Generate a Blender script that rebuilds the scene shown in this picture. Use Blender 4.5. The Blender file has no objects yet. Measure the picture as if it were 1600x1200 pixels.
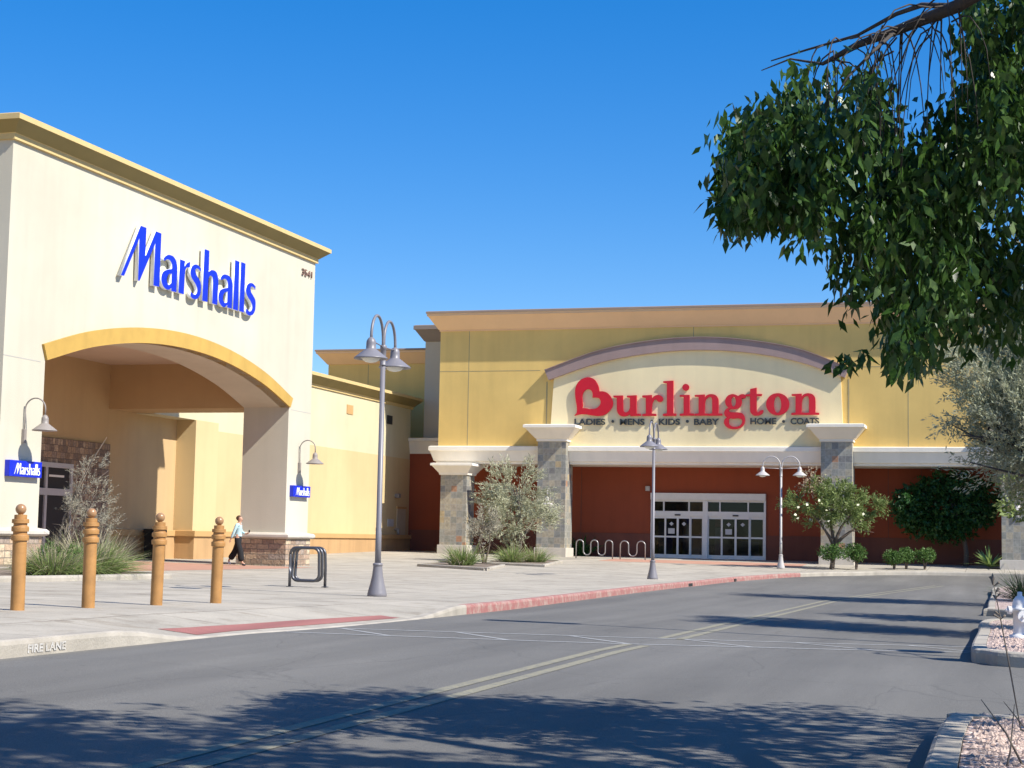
import bpy, bmesh, math, random
import numpy as np
from mathutils import Vector, Matrix
R_ = math.radians
sc = bpy.context.scene
col = sc.collection
random.seed(7); rng = np.random.default_rng(11)

# ------------------------------------------------------------------ camera
F = 2574.0; YAW = -R_(16.66); PIT = R_(5.311); ROL = R_(1.073)
cf = Vector((math.sin(YAW)*math.cos(PIT), math.cos(YAW)*math.cos(PIT), math.sin(PIT)))
cr = Vector((math.cos(YAW), -math.sin(YAW), 0)); cu = cr.cross(cf)
CR = math.cos(ROL)*cr + math.sin(ROL)*cu; CU = -math.sin(ROL)*cr + math.cos(ROL)*cu
EYE = Vector((0, 0, 1.2))
cd = bpy.data.cameras.new('camera'); cam = bpy.data.objects.new('camera', cd); col.objects.link(cam)
cam.matrix_world = Matrix(((CR.x, CU.x, -cf.x, 0), (CR.y, CU.y, -cf.y, 0), (CR.z, CU.z, -cf.z, 1.2), (0, 0, 0, 1)))
cd.sensor_width = 36; cd.lens = F*36/1600; cd.clip_end = 3000; cd.clip_start = .1
sc.camera = cam
# ------------------------------------------------------------------ light
SUN = Vector((1, -.26, 1.04)).normalized()
w = bpy.data.worlds.new('World'); sc.world = w; w.use_nodes = True
nt = w.node_tree; bg = nt.nodes['Background']
sky = nt.nodes.new('ShaderNodeTexSky'); sky.sky_type = 'NISHITA'; sky.sun_disc = False
sky.sun_elevation = math.asin(SUN.z); sky.sun_rotation = math.atan2(SUN.x, SUN.y)
sky.altitude = 1500; sky.air_density = 1.0; sky.dust_density = .25; sky.ozone_density = 3.0
hs = nt.nodes.new('ShaderNodeHueSaturation'); hs.inputs['Saturation'].default_value = 1.74; hs.inputs['Value'].default_value = 1.88; hs.inputs['Hue'].default_value = .512
gm = nt.nodes.new('ShaderNodeGamma'); gm.inputs[1].default_value = .7
nt.links.new(sky.outputs[0], gm.inputs[0]); nt.links.new(gm.outputs[0], hs.inputs['Color']); nt.links.new(hs.outputs[0], bg.inputs[0])
bg.inputs[1].default_value = .098
sd = bpy.data.lights.new('sun', 'SUN'); sd.energy = 5.0; sd.angle = R_(.53); sd.color = (1, .955, .87)
so = bpy.data.objects.new('sun', sd); col.objects.link(so); so.rotation_euler = SUN.to_track_quat('Z', 'Y').to_euler()
so.location = (20, -10, 30)
sc.view_settings.view_transform = 'Standard'; sc.view_settings.look = 'None'
sc.view_settings.exposure = .62; sc.view_settings.gamma = 1

# ------------------------------------------------------------------ where a point seen from the camera stands
def ray(px, py): return cf + CR*((px-800)/F) - CU*((py-600)/F)
def onx(px, py, X): d = ray(px, py); return EYE + d*(X/d.x)
def ony(px, py, Y): d = ray(px, py); return EYE + d*(Y/d.y)
def onz(px, py, z): d = ray(px, py); return EYE + d*((z-1.2)/d.z)
def depth(px, py, D): return EYE + ray(px, py)*D
KY = [-30, 10, 17, 22, 28.3, 40, 52, 62, 70, 77, 80, 400]
KA = [.27, .27, .25, .18, .09, .01, -.05, -.02, .07, .26, .33, .33]
KB = [-.011]*9 + [-.006, -.003, -.003]
def GS(X, Y):                       # pavement level (the lot slopes gently)
    return float(np.interp(Y, KY, KA) + np.interp(Y, KY, KB)*(min(max(X, -30), 8)+10.8))
def sst(a, b, v): t = min(max((v-a)/(b-a), 0), 1); return t*t*(3-2*t)
def HW(X, Y):                       # pavement with the kerb ramp let into it
    r = sst(14.2, 15.9, Y)*(1-sst(22.4, 25.3, Y))*min(max((X+9.7)/1.5, 0), 1)
    return GS(X, Y) - .142*r
def HR(X, Y): return GS(X, Y) - .15
def gp(px, py, h=GS, dz=0):
    z = .1
    for _ in range(40):
        p = onz(px, py, z); z = .5*z + .5*(h(p.x, p.y)+dz)
    return onz(px, py, z)

# ------------------------------------------------------------------ materials
def new_mat(name):
    m = bpy.data.materials.new(name); m.use_nodes = True
    return m, m.node_tree, m.node_tree.nodes['Principled BSDF']
def N(nt, t, **k):
    n = nt.nodes.new(t)
    for a, b in k.items():
        if hasattr(n, a): setattr(n, a, b)
        else: n.inputs[a].default_value = b
    return n
def ramp(nt, stops, interp='LINEAR'):
    n = nt.nodes.new('ShaderNodeValToRGB'); e = n.color_ramp; e.interpolation = interp
    while len(e.elements) > 1: e.elements.remove(e.elements[-1])
    e.elements[0].position = stops[0][0]; e.elements[0].color = (*stops[0][1], 1)
    for p, c in stops[1:]:
        x = e.elements.new(p); x.color = (*c, 1)
    return n
def sc3(c, k): return tuple(min(1, v*k) for v in c)
def rough(name, c, var=.12, scale=1.2, bump=.15, bscale=60, r=.85, metal=0, stain=0):
    m, t, b = new_mat(name)
    tc = N(t, 'ShaderNodeTexCoord')
    n = N(t, 'ShaderNodeTexNoise', Scale=scale, Detail=7.0, Roughness=.62); t.links.new(tc.outputs['Object'], n.inputs[0])
    rp = ramp(t, [(.28, sc3(c, 1-var)), (.72, sc3(c, 1+var*.6))]); t.links.new(n.outputs[0], rp.inputs[0])
    out = rp.outputs[0]
    if stain:
        mp = N(t, 'ShaderNodeMapping'); mp.inputs['Scale'].default_value = (1.4, 1.4, .12)
        t.links.new(tc.outputs['Object'], mp.inputs[0])
        s = N(t, 'ShaderNodeTexNoise', Scale=1.6, Detail=5.0); t.links.new(mp.outputs[0], s.inputs[0])
        r2 = ramp(t, [(.45, (1, 1, 1)), (.75, (1-stain,)*3)]); t.links.new(s.outputs[0], r2.inputs[0])
        mx = N(t, 'ShaderNodeMixRGB', blend_type='MULTIPLY', Fac=1.0)
        t.links.new(out, mx.inputs[1]); t.links.new(r2.outputs[0], mx.inputs[2]); out = mx.outputs[0]
    if stain:
        s3 = N(t, 'ShaderNodeTexNoise', Scale=.22, Detail=4.0); t.links.new(tc.outputs['Object'], s3.inputs[0])
        r3 = ramp(t, [(.35, (.93, .92, .90)), (.6, (1.02,)*3)]); t.links.new(s3.outputs[0], r3.inputs[0])
        mz = N(t, 'ShaderNodeMixRGB', blend_type='MULTIPLY', Fac=1.0); t.links.new(out, mz.inputs[1]); t.links.new(r3.outputs[0], mz.inputs[2]); out = mz.outputs[0]
    t.links.new(out, b.inputs['Base Color'])
    b.inputs['Roughness'].default_value = r; b.inputs['Metallic'].default_value = metal
    if bump:
        n2 = N(t, 'ShaderNodeTexNoise', Scale=bscale, Detail=4.0); t.links.new(tc.outputs['Object'], n2.inputs[0])
        bp = N(t, 'ShaderNodeBump', Strength=bump, Distance=.02); t.links.new(n2.outputs[0], bp.inputs['Height'])
        t.links.new(bp.outputs[0], b.inputs['Normal'])
    return m
def wallcoord(t, k=1.0, kz=1.0):
    tc = N(t, 'ShaderNodeTexCoord'); s = N(t, 'ShaderNodeSeparateXYZ'); t.links.new(tc.outputs['Object'], s.inputs[0])
    a = N(t, 'ShaderNodeMath', operation='ADD'); t.links.new(s.outputs[0], a.inputs[0]); t.links.new(s.outputs[1], a.inputs[1])
    c = N(t, 'ShaderNodeCombineXYZ'); t.links.new(a.outputs[0], c.inputs[0]); t.links.new(s.outputs[2], c.inputs[1])
    return c.outputs[0], tc
def slate(name):
    m, t, b = new_mat(name); v, tc = wallcoord(t)
    br = N(t, 'ShaderNodeTexBrick', offset=0.0, squash=1.0)
    for k, x in (('Scale', 1.0), ('Mortar Size', .008), ('Brick Width', .305), ('Row Height', .305), ('Bias', 0.0)): br.inputs[k].default_value = x
    br.inputs['Color1'].default_value = (0, 0, 0, 1); br.inputs['Color2'].default_value = (1, 1, 1, 1); br.inputs['Mortar'].default_value = (.5, .5, .5, 1)
    t.links.new(v, br.inputs['Vector'])
    r = ramp(t, [(0, (.24, .235, .20)), (.14, (.31, .28, .225)), (.3, (.26, .255, .225)), (.42, (.35, .31, .23)), (.55, (.185, .18, .17)), (.64, (.37, .32, .235)), (.74, (.29, .28, .24)), (.84, (.22, .22, .205)), (.92, (.33, .29, .23)), (.965, (.36, .20, .12)), (.985, (.40, .31, .18))], 'CONSTANT')
    t.links.new(br.outputs['Color'], r.inputs[0])
    n = N(t, 'ShaderNodeTexNoise', Scale=9.0, Detail=6.0); t.links.new(tc.outputs['Object'], n.inputs[0])
    r2 = ramp(t, [(.3, (.78,)*3), (.7, (1.2,)*3)]); t.links.new(n.outputs[0], r2.inputs[0])
    mx = N(t, 'ShaderNodeMixRGB', blend_type='MULTIPLY', Fac=1.0); t.links.new(r.outputs[0], mx.inputs[1]); t.links.new(r2.outputs[0], mx.inputs[2])
    m2 = N(t, 'ShaderNodeMixRGB'); t.links.new(br.outputs['Fac'], m2.inputs[0]); t.links.new(mx.outputs[0], m2.inputs[1]); m2.inputs[2].default_value = (.33, .32, .29, 1)
    t.links.new(m2.outputs[0], b.inputs['Base Color']); b.inputs['Roughness'].default_value = .6
    bp = N(t, 'ShaderNodeBump', Strength=.5, Distance=.01); t.links.new(n.outputs[0], bp.inputs['Height']); t.links.new(bp.outputs[0], b.inputs['Normal'])
    return m
def ledgestone(name, cols, mort, w=.42, h=.17, sz=.012):
    m, t, b = new_mat(name); v, tc = wallcoord(t)
    ns = N(t, 'ShaderNodeTexNoise', Scale=3.0, Detail=2.0); t.links.new(tc.outputs['Object'], ns.inputs[0])
    mxv = N(t, 'ShaderNodeMixRGB', blend_type='ADD', Fac=.06); t.links.new(v, mxv.inputs[1]); t.links.new(ns.outputs['Color'], mxv.inputs[2])
    br = N(t, 'ShaderNodeTexBrick', offset=.43, squash=.6, squash_frequency=3, offset_frequency=2)
    for k, x in (('Scale', 1.0), ('Mortar Size', sz), ('Brick Width', w), ('Row Height', h)): br.inputs[k].default_value = x
    br.inputs['Color1'].default_value = (0, 0, 0, 1); br.inputs['Color2'].default_value = (1, 1, 1, 1); br.inputs['Mortar'].default_value = (.5, .5, .5, 1)
    t.links.new(mxv.outputs[0], br.inputs['Vector'])
    k = len(cols); r = ramp(t, [(i/k, c) for i, c in enumerate(cols)], 'CONSTANT'); t.links.new(br.outputs['Color'], r.inputs[0])
    n = N(t, 'ShaderNodeTexNoise', Scale=12.0, Detail=6.0); t.links.new(tc.outputs['Object'], n.inputs[0])
    r2 = ramp(t, [(.3, (.7,)*3), (.7, (1.25,)*3)]); t.links.new(n.outputs[0], r2.inputs[0])
    mx = N(t, 'ShaderNodeMixRGB', blend_type='MULTIPLY', Fac=1.0); t.links.new(r.outputs[0], mx.inputs[1]); t.links.new(r2.outputs[0], mx.inputs[2])
    m2 = N(t, 'ShaderNodeMixRGB'); t.links.new(br.outputs['Fac'], m2.inputs[0]); t.links.new(mx.outputs[0], m2.inputs[1]); m2.inputs[2].default_value = (*mort, 1)
    t.links.new(m2.outputs[0], b.inputs['Base Color']); b.inputs['Roughness'].default_value = .85
    ad = N(t, 'ShaderNodeMath', operation='SUBTRACT'); t.links.new(n.outputs[0], ad.inputs[0]); t.links.new(br.outputs['Fac'], ad.inputs[1])
    bp = N(t, 'ShaderNodeBump', Strength=.9, Distance=.03); t.links.new(ad.outputs[0], bp.inputs['Height']); t.links.new(bp.outputs[0], b.inputs['Normal'])
    return m
def asphalt():
    m, t, b = new_mat('asphalt'); tc = N(t, 'ShaderNodeTexCoord')
    big = N(t, 'ShaderNodeTexNoise', Scale=.35, Detail=6.0, Roughness=.6)
    mp = N(t, 'ShaderNodeMapping'); mp.inputs['Scale'].default_value = (1, .35, 1); t.links.new(tc.outputs['Object'], mp.inputs[0]); t.links.new(mp.outputs[0], big.inputs[0])
    r = ramp(t, [(.22, (.104, .099, .088)), (.45, (.132, .125, .111)), (.6, (.148, .140, .124)), (.8, (.188, .177, .155))]); t.links.new(big.outputs[0], r.inputs[0])
    fine = N(t, 'ShaderNodeTexNoise', Scale=130.0, Detail=3.0); t.links.new(tc.outputs['Object'], fine.inputs[0])
    rf = ramp(t, [(.3, (.62,)*3), (.7, (1.4,)*3)]); t.links.new(fine.outputs[0], rf.inputs[0])
    mx = N(t, 'ShaderNodeMixRGB', blend_type='MULTIPLY', Fac=1.0); t.links.new(r.outputs[0], mx.inputs[1]); t.links.new(rf.outputs[0], mx.inputs[2])
    # hairline cracks and pale scuffs
    mp2 = N(t, 'ShaderNodeMapping'); mp2.inputs['Scale'].default_value = (.35, .2, .3); t.links.new(tc.outputs['Object'], mp2.inputs[0])
    wn = N(t, 'ShaderNodeTexNoise', Scale=1.3, Detail=5.0); t.links.new(mp2.outputs[0], wn.inputs[0])
    av = N(t, 'ShaderNodeMixRGB', blend_type='ADD', Fac=.5); t.links.new(mp2.outputs[0], av.inputs[1]); t.links.new(wn.outputs['Color'], av.inputs[2])
    vo = N(t, 'ShaderNodeTexVoronoi', feature='DISTANCE_TO_EDGE', Scale=1.5); t.links.new(av.outputs[0], vo.inputs['Vector'])
    rc = ramp(t, [(0, (.55,)*3), (.008, (1,)*3)]); t.links.new(vo.outputs['Distance'], rc.inputs[0])
    m2 = N(t, 'ShaderNodeMixRGB', blend_type='MULTIPLY', Fac=.5); t.links.new(mx.outputs[0], m2.inputs[1]); t.links.new(rc.outputs[0], m2.inputs[2])
    sp = N(t, 'ShaderNodeTexNoise', Scale=5.0, Detail=8.0, Roughness=.7); t.links.new(mp.outputs[0], sp.inputs[0])
    rs = ramp(t, [(.62, (0, 0, 0)), (.8, (.35,)*3)]); t.links.new(sp.outputs[0], rs.inputs[0])
    m3 = N(t, 'ShaderNodeMixRGB'); t.links.new(rs.outputs[0], m3.inputs[0]); t.links.new(m2.outputs[0], m3.inputs[1]); m3.inputs[2].default_value = (.2, .19, .175, 1)
    oil = N(t, 'ShaderNodeTexVoronoi', Scale=1.9); t.links.new(tc.outputs['Object'], oil.inputs['Vector'])
    ro = ramp(t, [(.03, (.55,)*3), (.09, (1,)*3)]); t.links.new(oil.outputs['Distance'], ro.inputs[0])
    lane = N(t, 'ShaderNodeMapping'); lane.inputs['Scale'].default_value = (1.1, .05, 1); t.links.new(tc.outputs['Object'], lane.inputs[0])
    ln = N(t, 'ShaderNodeTexNoise', Scale=1.0, Detail=5.0, Roughness=.6); t.links.new(lane.outputs[0], ln.inputs[0])
    rl = ramp(t, [(.35, (.84,)*3), (.62, (1.1,)*3)]); t.links.new(ln.outputs[0], rl.inputs[0])
    m4 = N(t, 'ShaderNodeMixRGB', blend_type='MULTIPLY', Fac=.6); t.links.new(m3.outputs[0], m4.inputs[1]); t.links.new(ro.outputs[0], m4.inputs[2])
    m5 = N(t, 'ShaderNodeMixRGB', blend_type='MULTIPLY', Fac=1.0); t.links.new(m4.outputs[0], m5.inputs[1]); t.links.new(rl.outputs[0], m5.inputs[2])
    t.links.new(m5.outputs[0], b.inputs['Base Color']); b.inputs['Roughness'].default_value = .8
    bp = N(t, 'ShaderNodeBump', Strength=.5, Distance=.01); t.links.new(fine.outputs[0], bp.inputs['Height']); t.links.new(bp.outputs[0], b.inputs['Normal'])
    return m
def concrete(name, c, slab=(1.6, 2.2), mort=.012):
    m, t, b = new_mat(name); tc = N(t, 'ShaderNodeTexCoord')
    n = N(t, 'ShaderNodeTexNoise', Scale=.7, Detail=8.0, Roughness=.65); t.links.new(tc.outputs['Object'], n.inputs[0])
    r = ramp(t, [(.25, sc3(c, .72)), (.5, c), (.75, sc3(c, 1.18))]); t.links.new(n.outputs[0], r.inputs[0])
    f = N(t, 'ShaderNodeTexNoise', Scale=45.0, Detail=4.0); t.links.new(tc.outputs['Object'], f.inputs[0])
    rf = ramp(t, [(.3, (.86,)*3), (.7, (1.1,)*3)]); t.links.new(f.outputs[0], rf.inputs[0])
    mx = N(t, 'ShaderNodeMixRGB', blend_type='MULTIPLY', Fac=1.0); t.links.new(r.outputs[0], mx.inputs[1]); t.links.new(rf.outputs[0], mx.inputs[2])
    br = N(t, 'ShaderNodeTexBrick', offset=0.0)
    for k, x in (('Scale', 1.0), ('Mortar Size', mort), ('Brick Width', slab[0]), ('Row Height', slab[1])): br.inputs[k].default_value = x
    br.inputs['Color1'].default_value = (.9, .9, .9, 1); br.inputs['Color2'].default_value = (1.04, 1.04, 1.04, 1); br.inputs['Mortar'].default_value = (.38, .36, .34, 1)
    t.links.new(tc.outputs['Object'], br.inputs['Vector'])
    m2 = N(t, 'ShaderNodeMixRGB', blend_type='MULTIPLY', Fac=.9); t.links.new(mx.outputs[0], m2.inputs[1]); t.links.new(br.outputs['Color'], m2.inputs[2])
    st = N(t, 'ShaderNodeTexNoise', Scale=2.3, Detail=3.0); t.links.new(tc.outputs['Object'], st.inputs[0])
    rs = ramp(t, [(.56, (1,)*3), (.74, (.72, .69, .65))]); t.links.new(st.outputs[0], rs.inputs[0])
    m3 = N(t, 'ShaderNodeMixRGB', blend_type='MULTIPLY', Fac=1.0); t.links.new(m2.outputs[0], m3.inputs[1]); t.links.new(rs.outputs[0], m3.inputs[2])
    t.links.new(m3.outputs[0], b.inputs['Base Color']); b.inputs['Roughness'].default_value = .9
    bp = N(t, 'ShaderNodeBump', Strength=.2, Distance=.01); t.links.new(f.outputs[0], bp.inputs['Height']); t.links.new(bp.outputs[0], b.inputs['Normal'])
    return m
def worn_paint(name, c, under, wear=.5, scale=14.0):
    m, t, b = new_mat(name); tc = N(t, 'ShaderNodeTexCoord')
    n = N(t, 'ShaderNodeTexNoise', Scale=scale, Detail=8.0, Roughness=.75); t.links.new(tc.outputs['Object'], n.inputs[0])
    r = ramp(t, [(wear-.07, c), (wear+.09, under)]); t.links.new(n.outputs[0], r.inputs[0])
    f = N(t, 'ShaderNodeTexNoise', Scale=90.0, Detail=3.0); t.links.new(tc.outputs['Object'], f.inputs[0])
    rf = ramp(t, [(.3, (.75,)*3), (.7, (1.2,)*3)]); t.links.new(f.outputs[0], rf.inputs[0])
    mx = N(t, 'ShaderNodeMixRGB', blend_type='MULTIPLY', Fac=1.0); t.links.new(r.outputs[0], mx.inputs[1]); t.links.new(rf.outputs[0], mx.inputs[2])
    t.links.new(mx.outputs[0], b.inputs['Base Color']); b.inputs['Roughness'].default_value = .85
    return m
def foliage(name, stops, scale=3.0, trans=.25, r=.55):
    m, t, b = new_mat(name); tc = N(t, 'ShaderNodeTexCoord')
    n = N(t, 'ShaderNodeTexNoise', Scale=scale, Detail=9.0, Roughness=.8); t.links.new(tc.outputs['Object'], n.inputs[0])
    rp = ramp(t, [(.3+.4*i/(len(stops)-1), c) for i, c in enumerate(stops)]); t.links.new(n.outputs[0], rp.inputs[0])
    t.links.new(rp.outputs[0], b.inputs['Base Color']); b.inputs['Roughness'].default_value = r
    b.inputs['Specular IOR Level'].default_value = .35
    tr = N(t, 'ShaderNodeBsdfTranslucent'); t.links.new(rp.outputs[0], tr.inputs[0])
    ms = N(t, 'ShaderNodeMixShader', Fac=trans); t.links.new(b.outputs[0], ms.inputs[1]); t.links.new(tr.outputs[0], ms.inputs[2])
    t.links.new(ms.outputs[0], t.nodes['Material Output'].inputs[0])
    return m
def paint(name, c, r=.45, metal=0, var=.06, bump=0):
    return rough(name, c, var, 4.0, bump, 30, r, metal)
def glass(name, tint=(.25, .27, .28), alpha=.9):
    m, t, b = new_mat(name); t.nodes.remove(b)
    tr = N(t, 'ShaderNodeBsdfTransparent'); tr.inputs[0].default_value = (*[v*alpha*2 for v in tint], 1)
    gl = N(t, 'ShaderNodeBsdfGlossy'); gl.inputs['Roughness'].default_value = .03; gl.inputs[0].default_value = (.5, .53, .56, 1)
    fr = N(t, 'ShaderNodeFresnel'); fr.inputs[0].default_value = 1.45
    ms = N(t, 'ShaderNodeMixShader'); t.links.new(fr.outputs[0], ms.inputs[0]); t.links.new(tr.outputs[0], ms.inputs[1]); t.links.new(gl.outputs[0], ms.inputs[2])
    t.links.new(ms.outputs[0], t.nodes['Material Output'].inputs[0])
    return m
def glow(name, c, s):
    m, t, b = new_mat(name); b.inputs['Base Color'].default_value = (*c, 1); b.inputs['Emission Color'].default_value = (*c, 1); b.inputs['Emission Strength'].default_value = s
    return m

M = dict(
 cream=rough('cream_stucco', (.56, .52, .415), .06, .5, .25, 45, stain=.06),
 tan_in=rough('tan_stucco', (.50, .345, .175), .06, .6, .25, 45, stain=.05),
 ceil=rough('ceiling_plaster', (.56, .45, .34), .04, .6, .1, 45),
 archtrim=rough('yellow_trim', (.52, .325, .075), .10, 1.6, .15, 45, stain=.1),
 ochre=rough('ochre_cornice', (.26, .20, .075), .10, 1.0, .15, 45),  # cornice underside: its shade is painted in, darker than the lip
 ochre_lip=rough('ochre_lip', (.58, .43, .19), .08, 1.6, .1, 45),
 wing_up=rough('pale_yellow_stucco', (.60, .54, .36), .05, .5, .25, 45, stain=.05),
 wing_lo=rough('buff_stucco', (.60, .46, .245), .05, .5, .25, 45, stain=.05),
 wains=rough('tan_wainscot', (.47, .29, .135), .10, .9, .25, 45, stain=.18),
 wains_cap=rough('tan_cap', (.50, .30, .12), .08, .9, .2, 45),
 yellow=rough('mustard_stucco', (.74, .51, .165), .09, .5, .3, 40, stain=.08),
 olive=rough('olive_stucco', (.50, .42, .20), .07, .6, .3, 40),
 panel=rough('buff_panel_stucco', (.86, .72, .43), .05, .5, .3, 40, stain=.05),
 mauve=rough('mauve_trim', (.33, .235, .215), .08, 1.0, .15, 45, stain=.1),
 peach=rough('peach_cornice', (.80, .52, .29), .06, .8, .1, 45),
 browncap=rough('brown_flashing', (.30, .22, .17), .1, 1, .1, 45),
 mush=rough('mushroom_stucco', (.50, .44, .33), .06, .6, .25, 45),
 mushcap=rough('mushroom_cornice', (.25, .20, .165), .06, .6, .1, 45),
 band=rough('offwhite_band', (.86, .80, .69), .04, .7, .12, 45, stain=.06),
 red=rough('brick_red_stucco', (.27, .055, .020), .08, .7, .25, 45, stain=.1),
 redlo=rough('dark_red_wainscot', (.17, .055, .035), .1, .9, .25, 45, stain=.15),
 joint=rough('joint_line', (.36, .29, .15), .1, 2, 0), joint_w=rough('joint_grey', (.42, .40, .36), .1, 2, 0),
 slate=slate('slate_tile'),
 ledge=ledgestone('ledge_stone', [(.36, .25, .17), (.46, .33, .22), (.30, .21, .15), (.52, .41, .28), (.40, .28, .20), (.33, .26, .21)], (.22, .18, .14)),
 ledge2=ledgestone('veneer_stone', [(.22, .15, .10), (.32, .22, .14), (.26, .19, .14), (.38, .28, .19), (.18, .13, .10)], (.13, .10, .08), .26, .22, .01),
 capst=rough('cast_stone', (.56, .51, .44), .12, 1.6, .2, 45, stain=.12),
 roof=rough('roof_membrane', (.5, .48, .45), .1, .5, .1),
 asphalt=asphalt(),
 walk=concrete('pavement_concrete', (.39, .35, .285)), kerbc=rough('kerb_concrete', (.40, .36, .30), .2, 2.2, .35, 40, stain=.2),
 kerbr=worn_paint('kerb_red', (.32, .13, .115), (.38, .275, .23), .53, 5.0),
 tactile=None,
 pavers=rough('pink_pavers', (.44, .24, .17), .2, 2.5, .3, 20),
 ylw=worn_paint('old_yellow_line', (.255, .235, .165), (.16, .155, .14), .56, 10.0),
 wht=worn_paint('worn_white_line', (.34, .34, .33), (.17, .17, .168), .60, 12.0),
 letw=worn_paint('stencil_white', (.50, .48, .45), (.40, .36, .30), .52, 25.0),
 gravel=None,
 blue=paint('sign_blue', (.004, .022, .50), .35), white=paint('return_white', (.80, .82, .84), .4),
 signred=paint('sign_red', (.58, .006, .02), .35), black=paint('sign_black', (.035, .04, .04), .5), numb=paint('number_brown', (.22, .13, .10), .6),
 lamp=paint('grey_lamp_paint', (.19, .18, .195), .42), lampw=paint('pale_lamp_paint', (.44, .41, .39), .45), lampb=paint('bronze_lamp_paint', (.26, .225, .20), .5),
 lens=paint('lamp_lens', (.75, .74, .66), .25),
 boll=paint('tan_bollard_paint', (.40, .20, .06), .55, 0, .28, .12), ball=paint('brown_ball_paint', (.34, .19, .09), .28),
 steel=rough('dark_steel', (.12, .12, .13), .1, 3, 0, 30, .38, .7), steel2=rough('grey_steel', (.34, .32, .31), .1, 3, 0, 30, .4, .6),
 alu=paint('door_frame_paint', (.70, .69, .66), .4), alug=paint('grey_door_frame', (.42, .42, .42), .4),
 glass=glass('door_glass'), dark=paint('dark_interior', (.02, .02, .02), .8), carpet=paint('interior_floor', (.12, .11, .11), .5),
 blackm=paint('black_plastic', (.012, .012, .014), .5), bark=rough('bark', (.13, .095, .07), .3, 9, .8, 18), barkd=rough('dark_bark', (.055, .045, .038), .3, 9, .8, 18),
 barkg=rough('grey_bark', (.20, .165, .13), .3, 9, .6, 18),
 lf_near=foliage('near_leaves', [(.016, .042, .010), (.042, .098, .018), (.13, .22, .04)], 14.0, .32, .36),
 lf_sage=foliage('sage_leaves', [(.26, .27, .16), (.42, .42, .28), (.60, .59, .43)], 3.0, .25, .8),
 lf_sage2=foliage('olive_grey_leaves', [(.19, .21, .12), (.36, .38, .25), (.62, .60, .45)], 2.5, .28, .8),
 lf_dry=foliage('dry_twigs', [(.24, .22, .15), (.36, .33, .25), (.50, .46, .36)], 4.0, .15, .9),
 lf_mes=foliage('thorn_tree_leaves', [(.10, .14, .04), (.18, .24, .07), (.34, .36, .16)], 3.5, .3, .6),
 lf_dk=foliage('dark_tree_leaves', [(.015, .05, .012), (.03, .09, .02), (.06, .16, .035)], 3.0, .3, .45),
 lf_box=foliage('shrub_leaves', [(.04, .09, .02), (.09, .17, .04), (.16, .27, .06)], 6.0, .25, .5),
 grass=foliage('grass_blades', [(.12, .19, .05), (.22, .30, .09), (.40, .40, .19)], 6.0, .3, .6),
 grassd=foliage('dark_grass_blades', [(.03, .06, .025), (.07, .11, .045), (.16, .18, .09)], 6.0, .2, .6),
 dryg=foliage('dry_stalks', [(.36, .31, .20), (.50, .44, .30)], 5.0, .2, .8),
 agave=foliage('agave_leaves', [(.14, .22, .06), (.28, .38, .12), (.42, .48, .2)], 4.0, .2, .5),
 soil=rough('planting_soil', (.20, .155, .12), .25, 3, .5, 25), flower=paint('pale_flower', (.75, .72, .5), .7),
 pod=rough('seed_pods', (.36, .28, .19), .2, 6, .2),
 hyd=paint('hydrant_paint', (.74, .73, .71), .4, 0, .12), doorp=paint('buff_door_paint', (.50, .44, .32), .5), skin=paint('skin', (.50, .28, .19), .55), hair=rough('brown_hair', (.10, .055, .03), .2, 20, .3, 60, .6),
 shirt=rough('pale_blue_cloth', (.42, .60, .62), .1, 6, .3, 30), trous=rough('black_cloth', (.008, .008, .01), .2, 6, .2, 30), shoe=paint('white_shoe', (.7, .7, .7), .5), shoed=paint('dark_shoe', (.03, .03, .035), .5),
 red2=paint('poster_red', (.7, .06, .07), .5), mag=paint('poster_magenta', (.5, .12, .32), .5), ltgrey=paint('notice_grey', (.5, .5, .5), .6), navy=paint('rack_navy', (.05, .09, .4), .7), tube=glow('ceiling_light_tube', (1, .97, .88), 3.0))
def mk_gravel():
    m, t, b = new_mat('pink_gravel'); tc = N(t, 'ShaderNodeTexCoord')
    v = N(t, 'ShaderNodeTexVoronoi', Scale=26.0); t.links.new(tc.outputs['Object'], v.inputs['Vector'])
    s = N(t, 'ShaderNodeSeparateColor'); t.links.new(v.outputs['Color'], s.inputs[0])
    r = ramp(t, [(0, (.26, .17, .14)), (.4, (.44, .31, .26)), (.7, (.60, .47, .41)), (1, (.74, .64, .58))]); t.links.new(s.outputs[0], r.inputs[0])
    t.links.new(r.outputs[0], b.inputs['Base Color']); b.inputs['Roughness'].default_value = .9
    bp = N(t, 'ShaderNodeBump', Strength=1.0, Distance=.04, invert=True); t.links.new(v.outputs['Distance'], bp.inputs['Height']); t.links.new(bp.outputs[0], b.inputs['Normal'])
    return m
M['gravel'] = mk_gravel()
def mk_tactile():
    m, t, b = new_mat('tactile_red'); tc = N(t, 'ShaderNodeTexCoord')
    v = N(t, 'ShaderNodeTexVoronoi', Scale=16.0); v.inputs['Randomness'].default_value = 0; t.links.new(tc.outputs['Object'], v.inputs['Vector'])
    r = ramp(t, [(.28, (.42, .17, .14)), (.5, (.27, .105, .09))]); t.links.new(v.outputs['Distance'], r.inputs[0])
    t.links.new(r.outputs[0], b.inputs['Base Color']); b.inputs['Roughness'].default_value = .8
    bp = N(t, 'ShaderNodeBump', Strength=1.0, Distance=.02, invert=True); t.links.new(v.outputs['Distance'], bp.inputs['Height']); t.links.new(bp.outputs[0], b.inputs['Normal'])
    return m
M['tactile'] = mk_tactile()

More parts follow.
